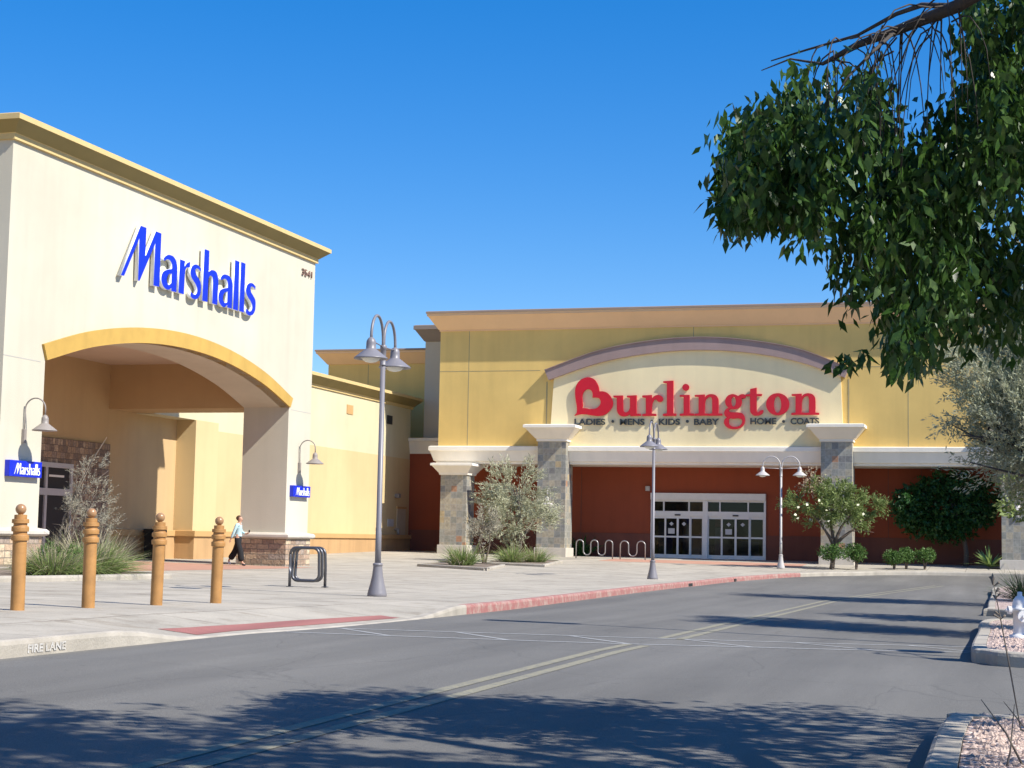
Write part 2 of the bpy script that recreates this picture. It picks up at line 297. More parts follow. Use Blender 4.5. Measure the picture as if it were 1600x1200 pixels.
# ------------------------------------------------------------------ mesh helpers
class MB:
    def __init__(s): s.v = []; s.f = []; s.m = []
    def add(s, vs, fs, mi=0):
        o = len(s.v); s.v += [tuple(v) for v in vs]; s.f += [tuple(i+o for i in f) for f in fs]; s.m += [mi]*len(fs)
    def box(s, x0, x1, y0, y1, z0, z1, mi=0):
        s.add([(x0,y0,z0),(x1,y0,z0),(x1,y1,z0),(x0,y1,z0),(x0,y0,z1),(x1,y0,z1),(x1,y1,z1),(x0,y1,z1)],
              [(0,3,2,1),(4,5,6,7),(0,1,5,4),(1,2,6,5),(2,3,7,6),(3,0,4,7)], mi)
    def tube(s, pts, r, n=10, mi=0, cap=True):
        pts = [Vector(p) for p in pts]; k = len(pts)
        rs = r if isinstance(r, (list, tuple)) else [r]*k
        up = Vector((0, 0, 1)); prev = None; vs = []; fs = []
        for i, p in enumerate(pts):
            t = (pts[min(i+1, k-1)] - pts[max(i-1, 0)]); t = t.normalized() if t.length > 1e-9 else Vector((0, 0, 1))
            if prev is None:
                a = t.orthogonal().normalized()
            else:
                a = prev - t*prev.dot(t); a = a.normalized() if a.length > 1e-6 else t.orthogonal().normalized()
            prev = a; b = t.cross(a)
            for j in range(n):
                q = 2*math.pi*j/n; vs.append(p + (a*math.cos(q)+b*math.sin(q))*rs[i])
        for i in range(k-1):
            for j in range(n):
                fs.append((i*n+j, i*n+(j+1)%n, (i+1)*n+(j+1)%n, (i+1)*n+j))
        if cap: fs.append(tuple(range(n))[::-1]); fs.append(tuple((k-1)*n+j for j in range(n)))
        s.add(vs, fs, mi)
    def lathe(s, prof, c=(0, 0, 0), n=20, mi=0):
        vs = []; fs = []; k = len(prof)
        for r, z in prof:
            for j in range(n):
                q = 2*math.pi*j/n; vs.append((c[0]+max(r, 1e-4)*math.cos(q), c[1]+max(r, 1e-4)*math.sin(q), c[2]+z))
        for i in range(k-1):
            for j in range(n): fs.append((i*n+j, i*n+(j+1)%n, (i+1)*n+(j+1)%n, (i+1)*n+j))
        fs.append(tuple(range(n))[::-1]); fs.append(tuple((k-1)*n+j for j in range(n)))
        s.add(vs, fs, mi)
    def ring(s, x0, x1, y0, y1, prof, mi=0, mis=None):       # moulding round a rectangle, mitred
        vs = []; fs = []
        for o, z in prof: vs += [(x0-o,y0-o,z),(x1+o,y0-o,z),(x1+o,y1+o,z),(x0-o,y1+o,z)]
        k = len(prof)
        for i in range(k-1):
            m_ = mis[i] if mis else mi
            s.add([vs[4*i+j] for j in range(8)], [(j, (j+1)%4, 4+(j+1)%4, 4+j) for j in range(4)], m_)
        s.add(vs[:4], [(3, 2, 1, 0)], mi); s.add(vs[-4:], [(0, 1, 2, 3)], mis[-1] if mis else mi)
    def prism(s, poly, axis, a, b, mi=0, holes=None):        # poly in the plane of the other two axes
        bm = bmesh.new()
        def P(u, v, w): return (w, u, v) if axis == 'x' else (u, w, v) if axis == 'y' else (u, v, w)
        n = len(poly)
        va = [bm.verts.new(P(u, v, a)) for u, v in poly]; vb = [bm.verts.new(P(u, v, b)) for u, v in poly]
        f1 = bm.faces.new(va); f2 = bm.faces.new(vb)
        for i in range(n): bm.faces.new((va[i], va[(i+1)%n], vb[(i+1)%n], vb[i]))
        bmesh.ops.triangulate(bm, faces=[f1, f2]); bmesh.ops.recalc_face_normals(bm, faces=bm.faces)
        bm.verts.index_update()
        s.add([v.co[:] for v in bm.verts], [[v.index for v in f.verts] for f in bm.faces], mi); bm.free()
    def build(s, name, mat, parent=None, smooth=False, bevel=0, local=False):
        me = bpy.data.meshes.new(name); off = Vector((0, 0, 0))
        if parent is not None and not local: off = parent['_w'] if '_w' in parent else Vector((0, 0, 0)); off = Vector(off)
        me.from_pydata([(v[0]-off.x, v[1]-off.y, v[2]-off.z) for v in s.v], [], s.f)
        for m_ in (mat if isinstance(mat, (list, tuple)) else [mat]): me.materials.append(m_)
        if any(s.m): me.polygons.foreach_set('material_index', s.m)
        if smooth: me.polygons.foreach_set('use_smooth', [True]*len(me.polygons))
        me.update()
        o = bpy.data.objects.new(name, me); col.objects.link(o)
        if parent is not None:
            o.parent = parent; o['_w'] = list(off) if not local else [0, 0, 0]
        if bevel:
            b = o.modifiers.new('bevel', 'BEVEL'); b.width = bevel; b.segments = 2; b.limit_method = 'ANGLE'; b.angle_limit = R_(40)
        return o
def tag(o, label=None, cat=None, group=None, kind=None):
    if label: o['label'] = label
    if cat: o['category'] = cat
    if group: o['group'] = group
    if kind: o['kind'] = kind
    return o
def thing(name, label, cat, loc=(0, 0, 0), rz=0, group=None):
    o = bpy.data.objects.new(name, None); col.objects.link(o); o.empty_display_size = .3
    o.location = loc; o.rotation_euler.z = rz; o['_w'] = list(loc)
    return tag(o, label, cat, group)
def box(name, mat, parent, x0, x1, y0, y1, z0, z1, bevel=0):
    b = MB(); b.box(min(x0, x1), max(x0, x1), min(y0, y1), max(y0, y1), min(z0, z1), max(z0, z1)); return b.build(name, mat, parent, bevel=bevel)
def copy_tree(o, parent=None):
    c = o.copy(); col.objects.link(c)
    if parent is not None: c.parent = parent
    for ch in [x for x in bpy.data.objects if x.parent == o]: copy_tree(ch, c)
    return c
def smooth_path(pts, per=6, closed=False):     # Catmull-Rom; a third value 1 marks a corner
    n = len(pts); out = []
    P = [Vector((*p[:2], 0)) if len(p) < 4 else Vector(p[:3]) for p in pts]
    cn = [len(p) == 3 and p[2] == 1 for p in pts]
    rngi = range(n if closed else n-1)
    for i in rngi:
        a, b = P[i], P[(i+1) % n]
        if cn[i] and cn[(i+1) % n]: out.append(a); continue
        p0 = P[(i-1) % n] if not cn[i] and (closed or i > 0) else a + (a-b)*.3
        p3 = P[(i+2) % n] if not cn[(i+1) % n] and (closed or i < n-2) else b + (b-a)*.3
        for k in range(per):
            t = k/per; t2 = t*t; t3 = t2*t
            out.append(.5*((2*a) + (b-p0)*t + (2*p0-5*a+4*b-p3)*t2 + (-p0+3*a-3*b+p3)*t3))
    if not closed: out.append(P[-1])
    return [(q.x, q.y) for q in out]
XC = [-300, -150, -80, -60, -50, -40] + list(range(-34, -10, 2)) + [-10, -9.7, -9.4, -9.1, -8.8, -8.5, -8.2, -8, -6, -4, -2, 0, 2, 4, 6, 8, 10, 20, 40, 80, 150, 300]
YC = [-300, -100, -50, -30, -20, -10, -5, 0, 3] + list(range(5, 81)) + [85, 90, 100, 120, 150, 200, 400, 900]
def sheet(name, polys, h, dz, mat, kind='structure'):
    bm = bmesh.new()
    for poly in polys:
        vs = [bm.verts.new((p[0], p[1], 0)) for p in poly]; bm.faces.new(vs)
    bmesh.ops.triangulate(bm, faces=bm.faces[:])
    xs = [v.co.x for v in bm.verts]; ys = [v.co.y for v in bm.verts]
    for x in XC:
        if min(xs)+1e-4 < x < max(xs)-1e-4:
            bmesh.ops.bisect_plane(bm, geom=bm.verts[:]+bm.edges[:]+bm.faces[:], plane_co=(x, 0, 0), plane_no=(1, 0, 0), dist=1e-5)
    for y in YC:
        if min(ys)+1e-4 < y < max(ys)-1e-4:
            bmesh.ops.bisect_plane(bm, geom=bm.verts[:]+bm.edges[:]+bm.faces[:], plane_co=(0, y, 0), plane_no=(0, 1, 0), dist=1e-5)
    for v in bm.verts: v.co.z = h(v.co.x, v.co.y) + dz
    for f in bm.faces:
        f.normal_update()
        if f.normal.z < 0: f.normal_flip()
    me = bpy.data.meshes.new(name); bm.to_mesh(me); bm.free(); me.materials.append(mat)
    me.polygons.foreach_set('use_smooth', [True]*len(me.polygons))
    o = bpy.data.objects.new(name, me); col.objects.link(o)
    if kind: o['kind'] = kind
    return o
def strip(pts, w):                      # a painted line of width w along pts
    L = []; Rr = []
    for i, p in enumerate(pts):
        a = Vector(pts[max(i-1, 0)][:2]); b = Vector(pts[min(i+1, len(pts)-1)][:2]); t = (b-a).normalized(); n = Vector((-t.y, t.x))*w/2
        L.append((p[0]+n.x, p[1]+n.y)); Rr.append((p[0]-n.x, p[1]-n.y))
    return L + Rr[::-1]

# ================================================================== ground
sheet('ground', [[(-300, -300), (300, -300), (300, 900), (-300, 900)]], HR, 0, M['asphalt'])
KL = [(-8.2, -60), (-8.2, -45), (-8.2, -30), (-8.2, -18), (-8.2, -8), (-8.2, 0), (-8.2, 5), (-8.2, 9), (-8.2, 12.5), (-8.12, 16), (-8.0, 19), (-8.1, 22.4), (-8.26, 25.3), (-8.72, 34), (-9.12, 43), (-9.22, 53), (-8.85, 60), (-8.2, 64.5), (-7.2, 67.8), (-5.8, 70.3), (-4, 72), (-1, 73.2), (5, 73.6), (14, 73.8), (26, 73.9), (40, 74), (60, 74), (90, 74), (140, 74), (200, 74)]
KS = smooth_path(KL, 8)
def off_path(pts, d):
    out = []
    for i, p in enumerate(pts):
        a = Vector(pts[max(i-1, 0)]); b = Vector(pts[min(i+1, len(pts)-1)]); t = (b-a).normalized(); out.append((p[0]-t.y*d, p[1]+t.x*d))
    return out
KI = off_path(KS, .16)
sheet('pavement', [KI + [(200, 120), (-120, 120), (-120, -60)]], HW, 0, M['walk'])
def kerb(name, pts, h, mat, hr=HR, dip=None, closed=False, kind='structure', w=.165):
    b = MB(); ii = off_path(pts, w); mid = off_path(pts, .035); m2 = off_path(pts, .012); rows = []
    for k, p in enumerate(pts):
        zr = hr(*p)-.05; zt = h(ii[k][0], ii[k][1])+.003
        rows.append([(p[0], p[1], zr), (p[0], p[1], max(zt-.045, zr+.03)), (m2[k][0], m2[k][1], max(zt-.013, zr+.04)), (mid[k][0], mid[k][1], zt), (ii[k][0], ii[k][1], zt), (ii[k][0], ii[k][1], zt-.12)])
    n = len(rows[0]); vs = [v for r in rows for v in r]; fs = []
    R = len(rows)
    for i in range(R if closed else R-1):
        j = (i+1) % R
        for q in range(n-1): fs.append((i*n+q, j*n+q, j*n+q+1, i*n+q+1))
    if not closed: fs += [tuple(range(n)), tuple((R-1)*n+q for q in range(n))[::-1]]
    b.add(vs, fs); o = b.build(name, mat, None); tag(o, kind=kind)
    return o
def cutp(pts, y0, y1, x1=999): return [p for p in pts if y0 <= p[1] <= y1 and p[0] < x1]
ia = [p for p in KS if p[1] <= 25.3+.01]; ib = [p for p in KS if p[1] >= 25.29 and p[1] <= 66.6]; ic = [p for p in KS if p[1] > 66.0]
if ib[0][1] > ia[-1][1]: ia.append(ib[0])
fine = []
for a, b_ in zip(ia[:-1], ia[1:]):
    k = max(1, int(abs(b_[1]-a[1])/.8)) if a[1] > 5 else 1
    fine += [(a[0]+(b_[0]-a[0])*i/k, a[1]+(b_[1]-a[1])*i/k) for i in range(k)]
kerb('kerb', fine+[ia[-1]], HW, M['kerbc'])
kerb('kerb', ib, HW, M['kerbr']); kerb('kerb', [ib[-1]] + [p for p in ic if p[1] > ib[-1][1]], HW, M['kerbc'])
# tactile paving strip in the kerb ramp
sheet('tactile_paving', [[(min(gp(x, y, HW).x, -8.30), gp(x, y, HW).y) for x, y in ((246, 983), (300, 980.6), (380, 975.5), (456, 970), (530, 965.5), (600, 961.6), (647, 966.6), (600, 971.5), (559, 976), (500, 981), (447, 986), (380, 989.5), (312, 993))]], HW, .004, M['tactile'])
# pink paving in front of the entrances
sheet('paving', [[(-29.2, 36.5), (-21.6, 36.5), (-21.6, 50.2), (-29.2, 50.2)]], HW, .004, M['pavers'])
sheet('paving', [[(-17.6, 76.2), (-17.6, 72.8), (-8.6, 72.8), (-8.6, 76.2)]], HW, .004, M['pavers'])
# road markings
sheet('road_marking', [strip([(-4.02, -20), (-4.06, 10), (-4.13, 18.7)], .11), strip([(-3.80, -20), (-3.83, 10), (-3.90, 18.5)], .11),
                       strip([(-4.1, 20.4), (-4.3, 28), (-4.25, 41), (-3.6, 52), (-2.4, 62)], .11), strip([(-3.86, 20.3), (-4.04, 28), (-3.98, 41), (-3.3, 52), (-2.1, 62)], .11)], HR, .004, M['ylw'])
near = [(-7.95, 17.66), (-5.41, 18.28), (-4.27, 18.63), (-1.93, 19.67), (-.42, 20.5)]; far = [(-7.9, 19.05), (-5.85, 19.74), (-4.34, 20.24), (-2.07, 21.1), (-.42, 22.0)]
def lerp_line(L, x): return float(np.interp(x, [p[0] for p in L], [p[1] for p in L]))
hat = []
for x in np.arange(-7.8, -.9, 1.33):
    x1 = x+.98; hat.append(strip([(x, lerp_line(far, x)-.06), (x1, lerp_line(near, x1)+.06)], .075))
sheet('road_marking', [strip(near, .11), strip(far, .11)] , HR, .004, M['wht'])
sheet('road_marking', hat, HR, .004, M['wht'])
# islands on the right side of the lane
def island(pts, name='traffic_island'):
    P = smooth_path(pts, 5, True)
    kerb('kerb', P, lambda x, y: GS(x, y), M['kerbc'], closed=True)
    I = off_path(P+[P[0]], .17)[:-1]
    sheet('gravel', [I], GS, -.012, M['gravel'])
island([(-.38, 10.2), (-.36, 4), (-.36, -8), (.5, -12), (8, -12), (12, -8), (12, 6), (8, 10.9), (3, 11.2), (.5, 11.1), (-.15, 10.85)][::-1][::-1])
island([(-.2, 18.2), (.3, 17.75), (3, 17.6), (8, 17.7), (12, 20), (12, 27), (8, 30), (2, 30.4), (.2, 30), (-.36, 28.8), (-.36, 24), (-.36, 19)][::1])
island([(-.1, 35.2), (3, 34.6), (9, 34.8), (12, 38), (12, 56), (8, 60), (2, 60.5), (-.2, 58), (-.35, 50), (-.35, 37)])

# ================================================================== letters
def fill_outline(rings, per=5, off=0.0):
    cu = bpy.data.curves.new('c', 'CURVE'); cu.dimensions = '2D'; cu.fill_mode = 'BOTH'; cu.offset = off
    for rg in rings:
        P = smooth_path(rg, per, True)
        s = cu.splines.new('POLY'); s.points.add(len(P)-1)
        for i, p in enumerate(P): s.points[i].co = (p[0], p[1], 0, 1)
        s.use_cyclic_u = True
    return cu
def curve_mesh(cu, depth, M4, name):
    cu.extrude = depth/2
    o = bpy.data.objects.new('tmp', cu); col.objects.link(o); dg = bpy.context.evaluated_depsgraph_get()
    me = bpy.data.meshes.new_from_object(o.evaluated_get(dg)); me.name = name; bpy.data.objects.remove(o)
    me.transform(M4); me.update()
    return me
def letter(name, rings, conv, toM, depth, mats, parent, front, per=5, off=0.0):
    """rings in picture-of-the-sign units; conv -> sign-plane metres (u,v); toM places the plane; front = normal of the lit face"""
    rr = [[(*conv(p[0], p[1]), *p[2:]) for p in rg] for rg in rings]
    me = curve_mesh(fill_outline(rr, per, off), depth, toM, name)
    me.materials.clear()
    for m_ in mats: me.materials.append(m_)
    for p in me.polygons: p.material_index = 0 if p.normal.dot(front) > .9 else 1
    if len(mats) == 1:
        for p in me.polygons: p.material_index = 0
    bm = bmesh.new(); bm.from_mesh(me); bmesh.ops.remove_doubles(bm, verts=bm.verts, dist=1e-4); bmesh.ops.recalc_face_normals(bm, faces=bm.faces); bm.to_mesh(me); bm.free()
    if len(mats) > 1:
        for p in me.polygons: p.material_index = 0 if p.normal.dot(front) > .9 else 1
    o = bpy.data.objects.new(name, me); col.objects.link(o)
    if parent is not None:
        o.parent = parent; off = Vector(parent['_w']); me.transform(Matrix.Translation(-off))
    return o
A_ = lambda L: [(170+p[0]/8.571, 340+p[1]/8.571, *p[2:]) for p in L]
B_ = lambda L: [(270+p[0]/8.571, 370+p[1]/8.571, *p[2:]) for p in L]
sG = [(375,425,1),(340,385),(300,375),(262,395),(242,445),(240,500),(262,560),(300,620),(325,680),(328,730),(308,775),(280,775),(240,738,1),(238,790,1),(262,820),(300,832),(335,820),(365,770),(375,700),(372,620),(345,560),(310,500),(300,450),(315,422),(345,428),(372,462,1)]
LB = [
 [A_([(428,112,1),(503,140,1),(487,512,1),(497,515,1),(632,188,1),(703,215,1),(675,922,1),(600,905,1),(626,335,1),(412,842,1),(394,838,1),(412,268,1),(205,775,1),(165,768,1)])],
 [A_([(738,545,1),(770,512),(815,503),(865,525),(900,580),(915,660),(916,700),(902,995,1),(838,978,1),(838,938,1),(795,962),(745,935),(712,870),(706,795),(725,735),(770,705),(846,690,1),(850,655),(843,610),(820,570),(785,555),(740,575,1)]), A_([(845,745,1),(800,758),(777,810),(779,865),(800,906),(838,880,1)])],
 [A_([(955,562,1),(1020,588,1),(1012,665,1),(1050,612),(1088,598,1),(1085,665,1),(1045,668),(1025,705),(1018,760,1),(1003,1025,1),(935,1000,1)])],
 [B_(sG)],
 [B_([(425,168,1),(488,190,1),(480,475,1),(515,450),(555,455),(590,490),(607,570),(608,640,1),(592,908,1),(530,888,1),(540,620,1),(535,550),(515,520),(492,522),(475,570,1),(462,868,1),(397,852,1)])],
 [B_([(642,550,1),(665,518),(700,508),(745,522),(780,560),(798,620),(800,660,1),(788,958,1),(730,942,1),(730,908,1),(685,938),(645,910),(620,860),(615,790),(632,725),(670,700),(737,685,1),(740,640),(728,585),(705,560),(680,560),(645,577,1)]), B_([(735,728,1),(695,745),(674,790),(674,850),(697,888),(728,878,1)])],
 [B_([(835,315,1),(893,338,1),(870,985,1),(808,965,1)])], [B_([(915,340,1),(972,362,1),(950,1010,1),(892,990,1)])],
 [B_([(980+(p[0]-238)*.929, 622+(p[1]-375)*.937, *p[2:]) for p in sG])]]
XS = -22.83
def convM(px, py): p = onx(px, py, XS); return p.y, p.z
# plane: u -> Y, v -> z, w -> X
TM = Matrix(((0, 0, 1, XS-.06), (1, 0, 0, 0), (0, 1, 0, 0), (0, 0, 0, 1)))
sg = thing('store_sign', 'big blue channel lettering with white sides on the cream arch tower', 'sign', (-22.9, 43.5, 8))
for rg in LB: letter('letter', rg, convM, TM, .12, [M['blue'], M['white']], sg, Vector((1, 0, 0)), 5, .008)
C_ = lambda L: [(890+p[0]/10.667, 580+p[1]/10.667, *p[2:]) for p in L]
D_ = lambda L: [(1010+p[0]/10.667, 580+p[1]/10.667, *p[2:]) for p in L]
E_ = lambda L: [(1140+p[0]/10.667, 580+p[1]/10.667, *p[2:]) for p in L]
def ell(cx, cy, rx, ry, n=18): return [(cx+rx*math.cos(2*math.pi*i/n), cy+ry*math.sin(2*math.pi*i/n)) for i in range(n)]
nG = [(810,400,1),(968,392,1),(968,455,1),(1010,403),(1080,385),(1150,403),(1190,455),(1198,530,1),(1198,708,1),(1260,712,1),(1258,735,1),(1042,738,1),(1042,713,1),(1100,706,1),(1100,480,1),(1080,428),(1035,428),(990,470),(970,540,1),(968,706,1),(1030,712,1),(1030,735,1),(805,738,1),(805,713,1),(875,706,1),(875,425,1),(812,420,1)]
LR = [
 [C_([(90,735,1),(122,690),(124,600),(105,480),(95,360),(110,250),(165,165),(240,120),(320,105),(400,135),(450,195),(480,270),(490,342,1),(560,340),(630,370),(690,440),(716,520),(705,590),(660,660),(600,710),(540,735),(450,742),(370,732),(300,718),(220,712),(150,718)]), C_([(205,618,1),(215,560),(207,480),(203,420),(225,350),(270,305),(320,295),(365,320),(388,370),(385,435,1),(440,435),(495,450),(520,500),(510,560),(470,605),(420,630),(350,635),(280,622)])],
 [C_([(735,410,1),(885,408,1),(885,620,1),(897,670),(935,692),(985,665),(1010,610,1),(1010,440,1),(960,432,1),(960,410,1),(1112,405,1),(1112,710,1),(1180,715,1),(1185,738,1),(1015,745,1),(1010,700,1),(960,738),(890,748),(830,725),(797,670),(790,600,1),(790,440,1),(735,434,1)])],
 [C_([(1215,408,1),(1365,400,1),(1368,475,1),(1400,430),(1450,402),(1510,408),(1550,445),(1545,490),(1510,508),(1475,500),(1455,475),(1440,462,1),(1410,475),(1378,530),(1365,600,1),(1365,710,1),(1435,715,1),(1440,740,1),(1215,742,1),(1215,718,1),(1275,710,1),(1275,440,1),(1215,432,1)])],
 [D_([(285,170,1),(445,160,1),(445,705,1),(490,712,1),(490,740,1),(280,742,1),(280,715,1),(345,705,1),(345,195,1),(285,190,1)])],
 [D_([(560,400,1),(715,398,1),(718,705,1),(785,710,1),(785,735,1),(560,738,1),(560,712,1),(625,705,1),(625,425,1),(560,420,1)]), D_(ell(655, 268, 52, 52))],
 [D_(nG)],
 [D_([(1530,418,1),(1570,392),(1610,386),(1645,400),(1652,430),(1625,452),(1590,448),(1572,440,1),(1585,500),(1572,570),(1530,615),(1460,628),(1400,628),(1372,650),(1385,680),(1440,688),(1520,690),(1590,705),(1628,755),(1636,830),(1610,900),(1545,948),(1450,960),(1370,945),(1315,900),(1296,850),(1312,800),(1350,772,1),(1315,740),(1300,695),(1320,645),(1375,606,1),(1335,570),(1315,505),(1335,440),(1380,400),(1450,386)]), D_(ell(1452, 508, 44, 84)), D_([(1385,785),(1450,788),(1520,780),(1580,795),(1600,835),(1578,892),(1520,925),(1440,928),(1385,895),(1366,835)])],
 [E_([(345,300,1),(445,280,1),(445,382,1),(535,385,1),(525,412,1),(445,412,1),(445,620,1),(450,675),(480,692),(510,660),(555,652,1),(550,690),(510,725),(440,738),(390,725),(352,680),(345,620,1),(345,412,1),(275,412,1),(275,392,1),(345,385,1)])],
 [E_(ell(800, 550, 188, 180)), E_(ell(798, 555, 66, 142))],
 [E_([(p[0]+228, p[1]-14, *p[2:]) for p in nG])]]
YS = 77.06
def convB(px, py): p = ony(px, py, YS); return p.x, p.z
TB = Matrix(((1, 0, 0, 0), (0, 0, 1, YS+.045), (0, 1, 0, 0), (0, 0, 0, 1)))
sg2 = thing('store_sign', 'red channel lettering with heart initial above the dark category line on the mustard facade', 'sign', (-14, 77.1, 7))
for i, rg in enumerate(LR):
    letter('letter', rg, convB, TB, .09, [M['signred']], sg2, Vector((0, -1, 0)), 5, .014)
def text_mesh(s, size, depth, mat, M4, parent=None, name='lettering', bold=0.0, width=None, space=1.0):
    cu = bpy.data.curves.new('t', 'FONT'); cu.body = s; cu.size = size; cu.offset = bold; cu.space_character = space; cu.extrude = depth/2
    o = bpy.data.objects.new('tmp', cu); col.objects.link(o); dg = bpy.context.evaluated_depsgraph_get()
    me = bpy.data.meshes.new_from_object(o.evaluated_get(dg)); bpy.data.objects.remove(o)
    if width:
        xs = [v.co.x for v in me.vertices]; k = width/(max(xs)-min(xs)); me.transform(Matrix.Diagonal((k, 1, 1, 1)) @ Matrix.Translation((-min(xs), 0, 0)))
    me.transform(M4); me.materials.clear(); me.materials.append(mat)
    for p in me.polygons: p.material_index = 0
    ob = bpy.data.objects.new(name, me); col.objects.link(ob)
    if parent is not None: ob.parent = parent; me.transform(Matrix.Translation(-Vector(parent['_w'])))
    return ob
for s, a, b_, y in (('LADIES', 897, 945, 663.5), ('MENS', 968, 1006.5, 663.5), ('KIDS', 1029, 1062, 663.5), ('BABY', 1084, 1123, 663.5), ('HOME', 1172, 1212.5, 662.5), ('COATS', 1235, 1279.5, 662.5)):
    p = ony(a, y, YS); q = ony(b_, y, YS)
    text_mesh(s, .40, .05, M['black'], Matrix(((1, 0, 0, p.x), (0, 0, 1, YS+.065), (0, 1, 0, p.z), (0, 0, 0, 1))), sg2, bold=.009, width=q.x-p.x)
for x in (957, 1018, 1073.5, 1224):
    p = ony(x, 658.3, YS); bb = MB(); bb.prism([(p.x+.07*math.cos(a), p.z+.07*math.sin(a)) for a in np.linspace(0, 2*math.pi, 17)[:-1]], 'y', YS+.04, YS+.09); bb.build('dot', M['black'], sg2)
# street number on the tower
nm = tag(text_mesh('3541', .33, .03, M['numb'], Matrix(((0, 0, -1, -22.965), (1, 0, 0, 51.42), (0, 1, 0, 10.02), (0, 0, 0, 1))), None, 'street_number', width=.85), 'small brown street number high on the tower corner', 'street number')
# small blade signs on the tower piers
cM = [[(*convM(p[0], p[1]), *p[2:]) for p in rg] for L in LB for rg in L]
allu = [p[0] for r in cM for p in r]; allv = [p[1] for r in cM for p in r]; u0, u1, v0, v1 = min(allu), max(allu), min(allv), max(allv)
def small_sign(y0, y1, z0, z1, label):
    t = thing('wall_sign', label, 'sign', (-23, (y0+y1)/2, z0), group='small blue wall signs under the lamps')
    box('sign_box', M['blue'], t, -23, -22.86, y0, y1, z0, z1, .008)
    W = (y1-y0)*.80; Hh = (z1-z0)*.72; ya = y0+(y1-y0)*.13; za = z0+(z1-z0)*.13
    T = Matrix(((0, 0, 1, -22.852), (1, 0, 0, 0), (0, 1, 0, 0), (0, 0, 0, 1)))
    for L in LB:
        letter('letter', L, lambda a, b: (ya+(convM(a, b)[0]-u0)/(u1-u0)*W, za+(convM(a, b)[1]-v0)/(v1-v0)*Hh), T, .012, [M['white']], t, Vector((1, 0, 0)), 3)
small_sign(34.47, 35.86, 2.44, 2.83, 'small blue sign under the lamp on the wide left tower pier')
small_sign(51.02, 52.44, 2.42, 2.80, 'small blue sign under the lamp on the right tower pier above the stone base')
# kerb stencil
ka = onx(44, 1012, -8.19); kb = onx(103, 1006, -8.18)
text_mesh_o = text_mesh('FIRE LANE', .10, .0012, M['letw'], Matrix(((.023, 0, 1, -8.1925), (1, 0, 0, ka.y), (0, 1, 0, GS(-8.2, 13.1)-.118), (0, 0, 0, 1))), None, 'kerb_lettering', bold=.003, width=kb.y-ka.y)
tag(text_mesh_o, 'worn white stencilled lettering on the kerb face', 'lettering')

# ================================================================== arch-tower store (left)
st = thing('store_building', 'cream store with wide yellow-trimmed arch tower and long buff wing', 'building', (-29.8, 50, 0))
def arc_pts(pts, per=8): return smooth_path(pts, per)
oi = arc_pts([(36.0, 5.40), (38.2, 5.99), (40.8, 6.40), (43.4, 6.53), (46.0, 6.40), (48.6, 5.99), (50.75, 5.40)])
oo = arc_pts([(35.82, 5.78), (38.1, 6.40), (40.7, 6.82), (43.4, 6.97), (46.1, 6.82), (48.7, 6.38), (50.93, 5.72)])
b = MB(); b.box(-24.65, -23, 34.2, 36.0, -.4, 10.66); b.box(-24.65, -23, 50.75, 52.6, -.4, 10.66)
oiu = [oi[0]] + [p for i, p in enumerate(oi[1:]) if p[0] > oi[i][0]+1e-4]
for p, q in zip(oiu[:-1], oiu[1:]):
    b.add([(-23, p[0], p[1]), (-23, q[0], q[1]), (-23, q[0], 10.66), (-23, p[0], 10.66), (-24.65, p[0], p[1]), (-24.65, q[0], q[1]), (-24.65, q[0], 10.66), (-24.65, p[0], 10.66)], [(0, 1, 2, 3), (7, 6, 5, 4), (0, 4, 5, 1), (3, 2, 6, 7)])
b.build('arch_wall', M['cream'], st)
b = MB(); b.prism(oi + oo[::-1], 'x', -23.3, -22.93)
b.build('arch_trim', M['archtrim'], st)
tw = MB(); tw.box(-29.8, -24.65, 50.77, 52.6, 5.38, 10.66); tw.box(-29.8, -24.65, 34.2, 35.98, 5.38, 10.66); tw.box(-30.4, -29.8, 34.2, 52.6, 7.5, 10.66)
tw.build('tower_wall', M['tan_in'], st)
box('tower_side', M['cream'], st, -30.4, -24.655, 34.192, 34.2, 5.38, 10.6); box('tower_side', M['cream'], st, -30.0, -24.655, 52.6, 52.608, 8.0, 10.6)
box('ceiling', M['ceil'], st, -29.8, -24.65, 35.98, 50.77, 6.92, 7.1)
box('roof', M['roof'], st, -30.4, -23.0, 34.2, 52.6, 10.66, 10.8)
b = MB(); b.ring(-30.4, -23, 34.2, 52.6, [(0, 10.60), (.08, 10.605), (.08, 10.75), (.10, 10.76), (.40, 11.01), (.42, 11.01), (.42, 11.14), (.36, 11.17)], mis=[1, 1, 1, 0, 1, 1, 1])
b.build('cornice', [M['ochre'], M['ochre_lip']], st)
for y0, y1 in ((34.2, 36.0), (50.75, 52.6)):
    p = box('stone_base', M['ledge'], st, -24.73, -22.92, y0-.08, y1+.08, -.4, 1.0)
    b = MB(); b.ring(-24.65, -23, y0, y1, [(.08, 1.0), (.17, 1.02), (.21, 1.06), (.21, 1.13), (.16, 1.18), (.0, 1.21)]); cp = b.build('cap', M['capst'], st)
    box('joint', M['joint_w'], st, -22.999, -22.996, y0 if y0 < 40 else y0+.18, y1-.2 if y0 < 40 else y1, 5.33, 5.352)
